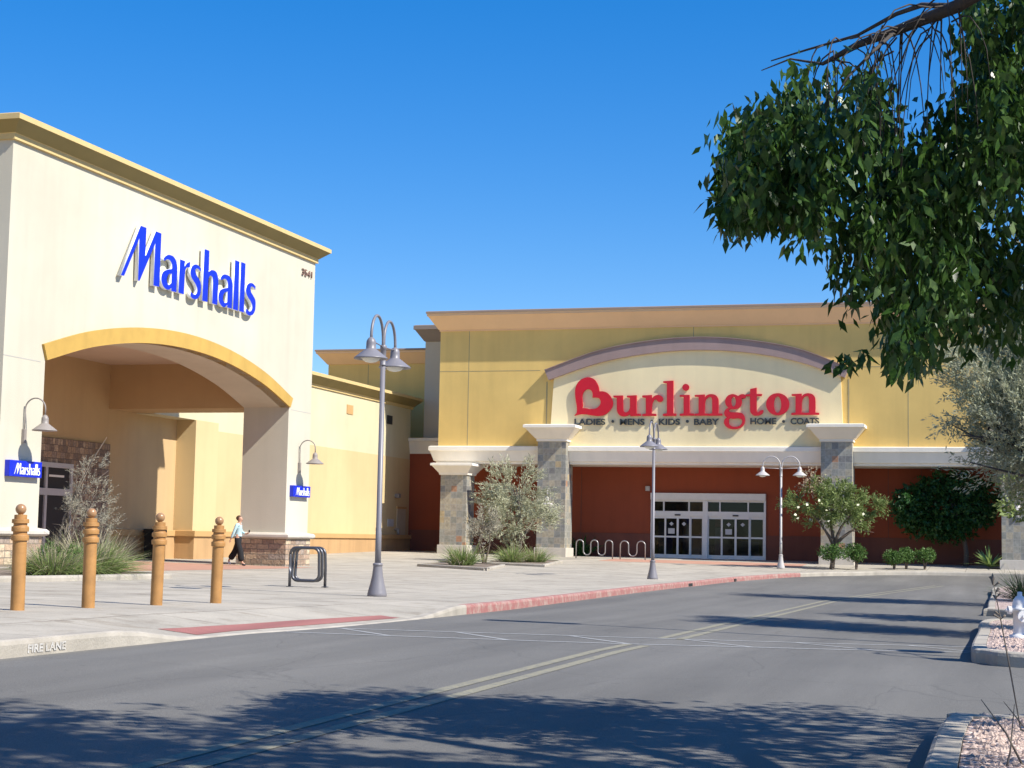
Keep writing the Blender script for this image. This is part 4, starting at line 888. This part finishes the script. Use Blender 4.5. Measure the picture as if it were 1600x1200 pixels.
for i in range(46):       # fine bare twigs hanging from the limb
    s_ = rng.uniform(0, 1); a = Vector(q2).lerp(Vector(q5), s_); a = a + Vector(rng.normal(size=3)*.05)
    l = rng.uniform(.3, .8); dx = rng.uniform(-.3, .2); dy = rng.uniform(-.25, .35); m1 = a + Vector((dx*.6, dy, -.12*l))
    limb([a, a.lerp(m1, .6)+Vector((0, 0, .04*l)), m1, m1+Vector((dx*.3, dy*.3, -.25*l)), m1+Vector((dx*.5, dy*.4, -.55*l)), m1+Vector((dx*.6, dy*.4, -l))], .0055, .0018, 5)
for e in ((-.8, 4.2, 6.2), (.2, 3.2, 6.8), (2.9, 4.0, 6.8), (3.6, 6.6, 6.4), (1.0, 6.0, 7.6), (-1.6, 5.6, 6.6), (2.6, 9.0, 5.4), (3.3, 9.9, 5.0), (4.5, 5, 6)):
    e = Vector(e); m_ = f0.lerp(e, .5) + Vector((0, 0, .35)); limb([f0, f0.lerp(m_, .5), m_, m_.lerp(e, .5)+Vector((0, 0, .1)), e], .11, .02, 8)
    for j in range(7):
        k_ = e + Vector(rng.normal(size=3))*Vector((.9, .9, .5)).length*.6; limb([m_.lerp(e, rng.uniform(.2, 1)), m_.lerp(k_, .7), k_], .03, .008, 6)
b.build('trunk', M['barkd'], t, True)
BX = [1128, 1135, 1150, 1165, 1180, 1200, 1240, 1262, 1268, 1290, 1305, 1315, 1325, 1335, 1345, 1370, 1380, 1386, 1400, 1420, 1440, 1455, 1470, 1480, 1500, 1515, 1525, 1535, 1550, 1565, 1580, 1600, 1900]
BY = [350, 366, 370, 322, 345, 352, 352, 358, 425, 448, 462, 532, 542, 515, 478, 470, 505, 548, 585, 592, 585, 555, 500, 505, 535, 560, 530, 500, 515, 565, 578, 545, 560]
TX = [1128, 1140, 1150, 1165, 1180, 1200, 1225, 1250, 1300, 1372, 1380, 1420, 1490, 1500, 1512, 1900]
TY = [205, 180, 158, 140, 120, 98, 90, 88, 95, 105, 118, 125, 110, 30, -40, -60]
lv = Leafs(); P = []; LL = []
ncl = 0
while ncl < 190:
    px0 = rng.uniform(1128, 1610) if ncl < 160 else rng.uniform(1610, 1850)
    if 160 > ncl > 140: px0 = rng.uniform(1500, 1612)
    if 141 > ncl > 122: px0 = rng.uniform(1135, 1265)
    D0 = rng.uniform(7.1, 8.6); yt = np.interp(px0, TX, TY); yb = np.interp(px0, BX, BY)-14
    y0 = yt + (yb-yt)*rng.uniform(0, 1)**1.05*.93
    if 1385 < px0 < 1500 and y0 < 150 and rng.uniform() < .8: continue
    ncl += 1
    for k in range(int(rng.uniform(5, 11))):
        px = px0 + rng.normal()*13; D = D0 + rng.normal()*.13; yb2 = np.interp(px, BX, BY)-14
        y = y0 + rng.uniform(-26, 30)
        if y > yb2-6 or px < 1128: continue
        L = rng.uniform(.2, .62); L = max(.06, min(L, (yb2-y)*D*1.25/F)); P.append(nd(px, y, D)[:]); LL.append(L)
P = np.array(P); LL = np.array(LL)
for lo, hi, m_ in ((0, .15, 5), (.15, .3, 9), (.3, .45, 14), (.45, 9, 20)):
    k = (LL >= lo) & (LL < hi)
    if k.any(): lv.strands(P[k], np.array([0, 0, -1.0])+rng.normal(size=(k.sum(), 3))*.16, LL[k], m_, .094, .038, 0, .5, .2, .85, .034, 0)
# a lone spray below the mass
lp = np.array([nd(1312+i*8, 548+6*math.sin(i), 7.4)[:] for i in range(6)]); lv.strands(lp, np.array([0, 0, -1.0])+rng.normal(size=(6, 3))*.4, .09, 6, .094, .042, 0, .6, .2, .7, .01)
lv.build('foliage', M['lf_near'], t)
lv = Leafs()
for c, r, n in (((1.2, 5.2, 6.3), (4.3, 3.5, 1.9), 150), ((2.35, 9.3, 4.6), (1.9, 1.65, 1.25), 42), ((4.6, 6.5, 5.6), (2.4, 3.0, 1.8), 26), ((-1.2, 6.4, 6.7), (2.0, 1.6, .9), 30)):
    Cc, U0 = inball(n, c, r, .5); P = np.repeat(Cc, 13, 0) + rng.normal(size=(n*13, 3))*.22
    lv.strands(P, rng.normal(size=P.shape)*.6+np.array([0, 0, -.5]), rng.uniform(.3, .6, len(P)), 11, .13, .07, .1, .6, .3, .35, .05)
SG = gp(700, 1142, HR)     # a gap in the crown, where the sun reaches the lane
def crown_cull(c):      # the crown stays above and beside what is seen
    d = c-np.array(EYE); z = d@np.array(cf); x = 800+F*(d@np.array(CR))/np.maximum(z, .01); y = 600-F*(d@np.array(CU))/np.maximum(z, .01)
    yb = np.interp(x, TX, TY)
    gx = c[:, 0]-c[:, 2]*SUN.x/SUN.z; gy = c[:, 1]-c[:, 2]*SUN.y/SUN.z
    gap = (((gx-SG[0])/.72)**2+((gy-SG[1])/.95)**2 < 1) & (rng.uniform(size=len(c)) < .96)
    return gap | (z > .1) & (x > -60) & (x < 1640) & (y > np.where(x < 1500, -30, np.interp(x, BX, BY)-60)) & (y < 1260)
lv.build('crown', M['lf_near'], t, crown_cull)

# ---------------- grey-green feathery trees on the right
def feather_tree(name, label, base, lobes, n, leafL, leafW, mat, bark, stems, L=(.5, 1.0), m_=22, group=None, spread=.35, up=.45, droop=.05, cat='tree', r0=.09, fork=None, clump=9, cj=.16):
    t = thing_at(name, label, cat, base, group); b = MB(); bs = Vector(base)
    if fork: fk = Vector(fork); b.tube([bs+Vector((0, 0, -.1)), bs.lerp(fk, .4)+Vector((.03, 0, 0)), fk], [r0*1.3, r0*1.05, r0], 9); bs = fk
    for e in stems:
        e = Vector(e); mm = bs.lerp(e, .45) + Vector((rng.normal()*.06, rng.normal()*.06, .06))*(e-bs).length
        b.tube([bs+Vector((0, 0, -.1)), bs.lerp(mm, .5), mm, mm.lerp(e, .55), e], [r0, r0*.8, r0*.6, r0*.4, r0*.12], 8)
        for j in range(5):
            k_ = e + Vector(rng.normal(size=3))*.16*min((e-bs).length, 1.6); s_ = mm.lerp(e, rng.uniform(0, .9)); b.tube([s_, s_.lerp(k_, .5)+Vector((0, 0, .05)), k_], [r0*.3, r0*.2, r0*.08], 6)
    b.build('trunk', bark, t, True)
    lv = Leafs()
    tot = sum(r[0]*r[1]*r[2] for c, r in lobes)
    for c, r in lobes:
        k = max(8, int(n*r[0]*r[1]*r[2]/tot)); q = max(2, k//clump); P, U = inball(q, c, r, .4); U = U + rng.normal(size=U.shape)*.35
        P = np.repeat(P, clump, 0); U = np.repeat(U, clump, 0); k = len(P); P = P + rng.normal(size=P.shape)*cj*min(r)
        lv.strands(P, U*.8+rng.normal(size=U.shape)*.22+np.array([0, 0, up]), rng.uniform(L[0], L[1], k), m_, leafL, leafW, droop, spread, .7, 0, leafW*.8)
    lv.build('crown', mat, t)
    return t
# lobes placed where the crown stands about 25 m off
def W(px, py, D): return tuple(depth(px, py, D))
feather_tree('feathery_tree', 'grey-green feathery tree leaning over the lane at the right edge', (2.3, 24.6, GS(2.3, 24.6)),
    [(W(1545, 600, 25), (.62, .8, .5)), (W(1600, 560, 25.5), (.6, .9, .5)), (W(1620, 670, 24.5), (.95, 1.0, .8)), (W(1582, 680, 24.5), (.45, .7, .40)), (W(1622, 735, 24.3), (.42, .7, .4)), (W(1535, 640, 24.8), (.45, .6, .3)), (W(1700, 600, 25), (1.3, 1.3, 1.0)), (W(1760, 700, 24), (1.3, 1.3, .9)), (W(1500, 590, 25.4), (.35, .4, .28)), (W(1690, 500, 26), (1.1, 1.2, .8))],
    6400, .075, .022, M['lf_sage2'], M['barkd'], [W(1520, 620, 25), W(1560, 660, 24.6), W(1640, 560, 25.5), W(1600, 620, 24.8), W(1740, 540, 25), W(1800, 640, 24)], (.25, .55), 20, r0=.1)
feather_tree('leafy_tree', 'small bright-leaved tree hanging at the right edge beside the feathery tree', (1.6, 30.0, GS(1.6, 30)),
    [(W(1598, 790, 29), (.33, .5, .55)), (W(1640, 760, 29.5), (.6, .8, .8)), (W(1700, 720, 30), (1.2, 1.2, 1.2))], 900, .12, .06, M['lf_mes'], M['barkd'], [W(1640, 760, 29.5), W(1700, 700, 30)], (.2, .4), 12, r0=.07)
feather_tree('feathery_tree', 'paler feathery tree farther back at the right edge', (3.9, 40.2, GS(3.9, 40.2)),
    [(W(1625, 530, 41), (.95, 1.2, 1.0)), (W(1660, 600, 40), (1.6, 1.6, 1.3)), (W(1720, 640, 40), (2.0, 1.8, 1.5))], 2600, .12, .032, M['lf_sage'], M['barkd'], [W(1640, 560, 40), W(1700, 600, 40), W(1720, 520, 41)], (.3, .7), 20)
# ---------------- thorn tree by the slate pier
p = gp(1299, 889); bp = Vector((p.x, p.y, GS(p.x, p.y))); Dt = (bp-EYE).dot(cf)
feather_tree('thorn_tree', 'small spreading thorn tree with pale blossoms before the slate pier', bp,
    [(W(1305, 792, Dt), (1.4, 1.1, .6)), (W(1255, 790, Dt), (.75, .8, .36)), (W(1355, 790, Dt), (.9, .8, .42)), (W(1300, 762, Dt), (1.1, .8, .38)), (W(1335, 812, Dt), (.8, .8, .28)), (W(1268, 752, Dt), (.4, .5, .3)), (W(1380, 792, Dt), (.35, .5, .2)), (W(1290, 818, Dt), (.6, .6, .25))],
    1000, .16, .045, M['lf_mes'], M['bark'], [W(1275, 810, Dt), W(1330, 800, Dt), W(1300, 790, Dt), W(1350, 815, Dt)], (.2, .5), 12, r0=.09, fork=W(1303, 850, Dt), spread=.55, up=.25, droop=.15)
th = [o for o in bpy.data.objects if o.name.startswith('thorn_tree')][0]
lv = Leafs(); P, U = inball(16, W(1300, 800, Dt-1.1), (1.7, .4, .6)); lv.kites(P, U, .14, .14); lv.build('blossoms', M['flower'], th)
lv = Leafs(); P, U = inball(60, W(1268, 750, Dt), (.55, .5, .35)); lv.strands(P, U, .35, 8, .12, .05, .3, .6); lv.build('seed_pods', M['pod'], th)
# ---------------- dark tree under the canopy
bx = ony(1509, 886, 78.6).x
t = thing_at('canopy_tree', 'dense dark green tree standing in the shade of the recess', 'tree', (bx, 78.5, GS(bx, 78.5)))
b = MB(); top = Vector((bx-.3, 78.6, 2.4)); b.tube([(bx, 78.5, 0), (bx+.03, 78.6, .9), (bx-.1, 78.6, 1.6), top, top+Vector((-.4, 0, .9))], [.13, .11, .10, .09, .04], 10)
for e in ((-1.3, .2, 1.0), (1.0, -.2, 1.1), (-.4, 0, 1.6), (-2, 0, .6)): b.tube([(bx-.1, 78.6, 1.6), top+Vector((0, 0, .1)), top+Vector(e)], [.08, .06, .02], 7)
b.build('trunk', M['bark'], t, True)
lv = Leafs()
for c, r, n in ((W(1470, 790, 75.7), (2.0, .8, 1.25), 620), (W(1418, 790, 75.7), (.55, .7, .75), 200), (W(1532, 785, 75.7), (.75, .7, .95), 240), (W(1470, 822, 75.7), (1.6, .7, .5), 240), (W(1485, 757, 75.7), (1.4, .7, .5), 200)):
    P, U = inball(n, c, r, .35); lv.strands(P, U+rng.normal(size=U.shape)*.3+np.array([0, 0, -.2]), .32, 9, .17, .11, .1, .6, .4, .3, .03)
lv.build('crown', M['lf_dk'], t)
# ---------------- clipped shrubs
def globe_shrub(px, py, w_, h, lab, Dd=0):
    p = gp(px, py); y = min(p.y, 75.9); p = ony(px, py, y) if p.y > 75.9 else p
    base = (p.x, y, GS(p.x, y)); t = thing_at('clipped_shrub', lab, 'shrub', base, 'clipped shrubs along the far kerb'); x, y, z = base
    b = MB()
    for a in range(3): b.tube([(x, y, z-.05), (x+.04*math.cos(a*2.1), y+.04*math.sin(a*2.1), z+.25*h), (x+.16*math.cos(a*2.1), y+.16*math.sin(a*2.1), z+.55*h)], [.05, .04, .02], 6)
    b.build('stem', M['bark'], t)
    lv = Leafs()
    for k in range(5):
        c = (x+rng.normal()*w_*.14, y+rng.normal()*w_*.1, z+h*.66+rng.normal()*h*.06); P, U = inball(110, c, (w_*.34, w_*.32, h*.26), .25)
        lv.strands(P, U+rng.normal(size=U.shape)*.3, .09, 4, .075, .05, 0, .6, .5)
    lv.build('leaves', M['lf_box'], t)
for a in ((1300, 890, 1.1, 1.1, 'clipped round shrub at the foot of the thorn tree'), (1338, 890, 1.0, 1.1, 'clipped round shrub just right of the thorn tree trunk'), (1397, 890, .85, .8, 'low round shrub, leftmost of the three right of the slate pier'), (1416, 889.5, .7, .92, 'narrow round shrub, middle of the three right of the slate pier'), (1445, 890, .9, .9, 'low round shrub, rightmost of the three right of the slate pier')): globe_shrub(*a)
def rosette(name, lab, base, n, L, Wd, mat, bend=.25, tilt=(.15, 1.3), cat='plant', group=None, spread=0.06, parent=None, pname='leaves', seg=4):
    t = parent or thing_at(name, lab, cat, base, group); lv = Leafs()
    a = rng.uniform(0, 2*math.pi, n); e = rng.uniform(tilt[0], tilt[1], n)
    D = np.stack([np.cos(a)*np.cos(e), np.sin(a)*np.cos(e), np.sin(e)], 1); P = np.array(base)+np.stack([np.cos(a), np.sin(a), np.zeros(n)], 1)*rng.uniform(0, spread, n)[:, None]
    lv.blades(P, D, L*rng.uniform(.6, 1.1, n), Wd, bend*rng.uniform(.3, 1.5, n), seg); lv.build(pname, mat, t); return t
x = ony(1547, 884, 77.0).x; rosette('agave', 'spiky pale green agave beside the right slate pier', (x, 76.9, GS(x, 77)+.1), 46, 1.25, .13, M['agave'], .2, (.1, 1.4))
x = ony(908, 868, 79.2).x; t = rosette('leafy_plant', 'dark leafy plant against the red wall behind the wave racks', (x, 79.2, GS(x, 79.2)), 60, 1.25, .12, M['lf_dk'], .3, (.5, 1.45), spread=.35)
# ---------------- beds with sage shrubs and grasses near the mustard store
def bed(corners, name='planting_bed'):
    P = [gp(*c)[:2] for c in corners]; P = [(a, b_) for a, b_ in P]
    ar = sum(P[i][0]*P[(i+1) % 4][1]-P[(i+1) % 4][0]*P[i][1] for i in range(4))
    if ar < 0: P = P[::-1]
    Q = []
    for i in range(4):
        a = Vector(P[i]); b_ = Vector(P[(i+1) % 4]); Q += [tuple(a.lerp(b_, k)) for k in (.06, .5, .94)]
    S = smooth_path(Q, 3, True)
    kerb('kerb', S, lambda x, y: GS(x, y)+.10, M['kerbc'], GS, closed=True, w=.15)
    sheet('soil', [off_path(S+[S[0]], .16)[:-1]], GS, .07, M['soil'])
bed([(651, 885), (762, 892), (790, 886), (690, 880)]); bed([(752, 881.5), (852, 886), (880, 879), (790, 875.5)])
p = gp(808, 879); bs = Vector((p.x, p.y, GS(*p[:2]))); Ds = (bs-EYE).dot(cf)
feather_tree('sage_shrub', 'tall silvery sage shrub between the two left slate piers', bs, [(W(806, 770, Ds), (1.05, .9, 1.15)), (W(800, 815, Ds), (1.2, 1.0, .8)), (W(785, 800, Ds), (.8, .8, .8)), (W(832, 800, Ds), (.8, .8, .8)), (W(812, 745, Ds), (.6, .6, .6)), (W(770, 790, Ds), (.4, .5, .5)), (W(850, 790, Ds), (.4, .5, .45))],
    950, .14, .034, M['lf_sage'], M['barkg'], [W(790, 800, Ds), W(815, 780, Ds), W(835, 810, Ds), W(775, 815, Ds), W(806, 760, Ds)], (.35, .75), 17, cat='shrub', spread=.3, up=.55)
p = gp(757, 884); bs = Vector((p.x, p.y, GS(*p[:2]))); Ds = (bs-EYE).dot(cf)
feather_tree('dry_shrub', 'brown half-dry shrub in front of the silvery sage shrub', bs, [(W(757, 825, Ds), (.55, .5, .55)), (W(748, 840, Ds), (.5, .5, .4)), (W(765, 835, Ds), (.5, .5, .5)), (W(742, 812, Ds), (.3, .3, .3))],
    230, .10, .022, M['lf_dry'], M['bark'], [W(745, 830, Ds), W(765, 820, Ds), W(757, 810, Ds)], (.25, .5), 14, cat='shrub', r0=.05)
def grass_clump(base, n, L, lab, Wd=.02, mat='grass', dry=0, tilt=(.75, 1.5), r=.25, group='grass clumps', bend=.35):
    t = rosette('grass_clump', lab, base, n, L, Wd, M[mat], bend, tilt, 'grass', group, r, pname='blades')
    if dry: rosette('', '', base, dry, L*1.25, Wd*.8, M['dryg'], .45, (.5, 1.45), spread=r*.8, parent=t, pname='dry_blades')
    return t
for px, py, n, L, lab in ((722, 886, 420, 1.15, 'green grass clump in front of the left slate pier'), (800, 881, 380, 1.05, 'green grass clump at the foot of the sage shrub'), (836, 881, 300, .95, 'yellowish grass clump just left of the second slate pier')):
    p = gp(px, py); grass_clump((p.x, p.y, GS(*p[:2])+.05), n, L, lab, .022, 'grass', 140 if px > 830 else 90, r=.4, tilt=(.55, 1.5), bend=.5)
# ---------------- planter in front of the tower
bedP = [(-17.85, 22), (-17.9, 33.2), (-18.4, 33.9), (-22.2, 34.0), (-22.2, 22)]
S = smooth_path([(-17.85, 24, 0), (-17.86, 28.5), (-17.9, 33), (-18.3, 33.8), (-20, 34), (-22.3, 34), (-22.5, 33.5), (-22.5, 28), (-22.5, 22), (-22.3, 21.6), (-18.2, 21.6), (-17.9, 22)], 4, True)
kerb('kerb', S, lambda x, y: GS(x, y)+.11, M['kerbc'], GS, closed=True, w=.2)
sheet('soil', [off_path(S+[S[0]], .21)[:-1]], GS, .08, M['soil'])
def gb(x, y): return (x, y, GS(x, y)+.08)
p = gp(150, 895); grass_clump(gb(-18.9, 31.6), 900, 1.15, 'large green and straw grass clump in the bed by the left tower pier', .016, 'grass', 420, (.45, 1.5), .55, bend=.6)
grass_clump(gb(-18.7, 29.9), 620, .95, 'green grass clump spilling over the bed kerb beside the left tower pier', .016, 'grass', 260, (.4, 1.5), .5, bend=.6)
grass_clump(gb(-19.3, 33.0), 380, 1.0, 'straw-tipped grass clump at the right end of the bed', .016, 'grass', 260, (.35, 1.5), .35, bend=.6)
bs = gb(-18.9, 30.6); D1 = (Vector(bs)-EYE).dot(cf)
feather_tree('green_shrub', 'low bright green bushy shrub among the grasses in the bed', bs, [(W(92, 872, D1-.5), (.42, .4, .36)), (W(110, 880, D1-.5), (.4, .4, .3)), (W(75, 880, D1-.5), (.3, .3, .25))], 240, .06, .02, M['lf_box'], M['bark'], [W(90, 865, D1)], (.1, .25), 9, cat='shrub', r0=.02)
bs = gb(-20.4, 32.6); D2 = (Vector(bs)-EYE).dot(cf)
feather_tree('dry_shrub', 'tall grey leafless shrub in front of the shaded store doors', bs, [(W(140, 790, D2), (.42, .45, .62)), (W(130, 745, D2), (.26, .3, .32)), (W(115, 800, D2), (.30, .3, .4)), (W(160, 820, D2), (.34, .35, .35)), (W(148, 725, D2), (.16, .2, .2)), (W(172, 845, D2), (.22, .3, .2))],
    560, .055, .010, M['lf_dry'], M['barkg'], [W(130, 760, D2), W(150, 780, D2), W(165, 815, D2), W(115, 790, D2), W(140, 730, D2), W(105, 815, D2)], (.12, .34), 13, cat='shrub', r0=.035, spread=.45, up=.5)
# ---------------- plants on the right islands
p = gp(1592, 938); base = (p.x+.2, p.y, GS(p.x, p.y)); rosette('yucca', 'dark spiky yucca behind the white hydrant', base, 420, .95, .022, M['grassd'], .2, (.1, 1.45), spread=.3, group='yuccas on the gravel islands')
rosette('yucca', 'pale brown low yucca right of the hydrant island kerb', (.75, 26.5, GS(.75, 26.5)), 120, .5, .02, M['dryg'], .2, (.1, 1.45), spread=.2, group='yuccas on the gravel islands')
bN = (.62, 8.3, GS(.6, 8.3)); t = rosette('yucca', 'near yucca with tall bare flower stalk at the lower right corner', bN, 70, .8, .012, M['dryg'], .15, (.5, 1.5), spread=.12, group='yuccas on the gravel islands')
b = MB(); pts = [Vector(bN), depth(1595, 1140, 8.2), depth(1577, 1040, 8.15), depth(1563, 965, 8.1), depth(1551, 905, 8.1)]
b.tube(pts, [.0055, .005, .004, .003, .002], 8)
for i in range(9):
    a = Vector(pts[3]).lerp(Vector(pts[4]), rng.uniform(-.2, .95)); b.tube([a, a+Vector((rng.normal()*.03, rng.normal()*.03, .02))], [.002, .006], 6)
b.lathe([(.001, -.03), (.011, 0), (.001, .03)], tuple(pts[4]), 8)
b.build('flower_stalk', M['barkg'], t, True)
b = MB()
for (x0, y0), (x1, y1) in (((1600, 1200), (1533, 1093)), ((1640, 1200), (1568, 1096)), ((1560, 1250), (1585, 1100))): b.tube([depth(x0, y0, 8.0), depth((x0+x1)/2+6, (y0+y1)/2, 8.0), depth(x1, y1, 8.0)], [.007, .005, .002], 6)
b.build('dry_stalk', M['barkg'], t, True)

# ================================================================== walking woman
p = gp(368, 884.5); pz = GS(p.x, p.y)
t = thing('person', 'woman with hair bun walking in pale blue top and wide black trousers', 'person', (-23.9, 49.1, GS(-23.9, 49.1)), R_(8))
t.scale = (.96,)*3
def skin(name, mat, J, E, parent, root=0, sub=2):
    me = bpy.data.meshes.new(name); me.from_pydata([j[:3] for j in J], E, []); me.materials.append(mat)
    o = bpy.data.objects.new(name, me); col.objects.link(o); o.parent = parent
    bm = bmesh.new(); bm.from_mesh(me); ly = bm.verts.layers.skin.verify(); bm.verts.ensure_lookup_table()
    for i, j in enumerate(J):
        r = j[3]; r2 = j[4] if len(j) > 4 else r; bm.verts[i][ly].radius = (r, r2); bm.verts[i][ly].use_root = (i == root)
    bm.to_mesh(me); bm.free()
    m1 = o.modifiers.new('skin', 'SKIN'); m1.use_smooth_shade = True
    m2 = o.modifiers.new('sub', 'SUBSURF'); m2.levels = sub; m2.render_levels = sub
    return o
J = [(0, 0, .90, .12), (0, 0, 1.08, .10), (.01, 0, 1.28, .12), (.01, 0, 1.40, .07), (.03, 0, 1.46, .045), (.05, 0, 1.53, .07), (.045, 0, 1.61, .082), (.04, 0, 1.66, .06), (.125, 0, 1.555, .018)]
E_l = [(0, 1), (1, 2), (2, 3), (3, 4), (4, 5), (5, 6), (6, 7), (5, 8)]
def chain(pts, start):
    global J, E_l
    a = start
    for q in pts: J.append(q); E_l.append((a, len(J)-1)); a = len(J)-1
    return a
h1 = chain([(-.01, -.15, 1.38, .05), (-.10, -.19, 1.12, .036), (-.19, -.19, .90, .024), (-.22, -.19, .84, .026, .014)], 3)
for k in range(4): chain([(-.235-.004*k, -.215+.017*k, .80, .009), (-.235, -.215+.017*k, .765-.006*(k == 0), .008)], h1)
chain([(-.20, -.165, .81, .010), (-.19, -.16, .785, .009)], h1)
h2 = chain([(-.01, .15, 1.38, .05), (.05, .19, 1.14, .036), (.24, .14, 1.08, .024), (.30, .12, 1.10, .026, .014)], 3)
for k in range(4): chain([(.335, .10+.016*k, 1.115, .009), (.345-.01*k, .10+.016*k, 1.085, .008)], h2)
chain([(.30, .09, 1.13, .010), (.325, .085, 1.14, .009)], h2)
chain([(.0, -.09, .84, .085), (.14, -.09, .48, .058), (.20, -.09, .10, .034), (.30, -.09, .05, .03)], 0)
chain([(.0, .09, .84, .085), (-.10, .09, .48, .058), (-.34, .09, .17, .034), (-.30, .09, .06, .03)], 0)
body = skin('body', M['skin'], J, E_l, t)
skin('blouse', M['shirt'], [(0, 0, 1.0, .135, .125), (0, 0, 1.10, .118, .112), (.01, 0, 1.28, .145, .128), (.01, 0, 1.40, .085), (-.01, -.155, 1.38, .064), (-.10, -.195, 1.12, .052), (-.18, -.195, .93, .040), (-.01, .155, 1.38, .064), (.05, .195, 1.14, .052), (.20, .15, 1.09, .040)],
     [(0, 1), (1, 2), (2, 3), (3, 4), (4, 5), (5, 6), (3, 7), (7, 8), (8, 9)], t, 1)
skin('trousers', M['trous'], [(0, 0, 1.0, .13, .125), (0, 0, .88, .155, .15), (.02, -.09, .78, .115), (.12, -.09, .48, .11), (.17, -.09, .13, .12), (-.02, .09, .78, .115), (-.12, .09, .48, .11), (-.30, .09, .20, .12)],
     [(0, 1), (1, 2), (2, 3), (3, 4), (1, 5), (5, 6), (6, 7)], t, 1)
hr = skin('hair', M['hair'], [(.0, 0, 1.50, .05), (-.005, 0, 1.58, .082), (.02, 0, 1.655, .082), (.06, 0, 1.69, .05), (-.095, 0, 1.655, .045)], [(0, 1), (1, 2), (2, 3), (1, 4)], t, 1)
skin('shoe', M['shoed'], [(.18, -.09, .05, .045), (.26, -.09, .045, .045), (.33, -.09, .03, .032)], [(0, 1), (1, 2)], t, 0)
skin('shoe', M['shoe'], [(-.36, .09, .13, .045), (-.32, .09, .08, .045), (-.26, .09, .04, .032)], [(0, 1), (1, 2)], t, 0)
skin('phone', M['blackm'], [(.34, .11, 1.12, .006, .03), (.35, .11, 1.22, .006, .03)], [(0, 1)], t, 0, 1)

# loose stones on the gravel islands
def stones(n, x0, x1, y0, y1, s0, s1):
    X = rng.uniform(x0, x1, n); Y = rng.uniform(y0, y1, n); Z = np.array([GS(x, y)-.010 for x, y in zip(X, Y)])
    base = np.array([(1, 0, 0), (0, 1, 0), (-1, 0, 0), (0, -1, 0), (0, 0, .7), (0, 0, -.5)]); fc = [(0, 1, 4), (1, 2, 4), (2, 3, 4), (3, 0, 4), (1, 0, 5), (2, 1, 5), (3, 2, 5), (0, 3, 5)]
    V = []; Fc = []
    for i in range(n):
        s_ = rng.uniform(s0, s1); q = base*rng.uniform(.6, 1.3, (6, 3))*s_; a = rng.uniform(0, 6.28); ca, sa = math.cos(a), math.sin(a)
        V += [(X[i]+v[0]*ca-v[1]*sa, Y[i]+v[0]*sa+v[1]*ca, Z[i]+v[2]) for v in q]; Fc += [tuple(k+6*i for k in f) for f in fc]
    return V, Fc
me = bpy.data.meshes.new('gravel_stones'); V, Fc = [], []
for args in ((5200, -.17, 1.6, 5.5, 10.95, .010, .026), (2600, -.15, 1.8, 18.1, 27, .014, .034)):
    v, f = stones(*args); f = [tuple(k+len(V) for k in q) for q in f]; V += v; Fc += f
me.from_pydata(V, [], Fc); me.materials.append(rough('loose_stone', (.50, .38, .32), .35, 16, .2, 60)); o = bpy.data.objects.new('gravel_stones', me); col.objects.link(o); o['kind'] = 'stuff'
for o in bpy.data.objects:
    if '_w' in o: del o['_w']
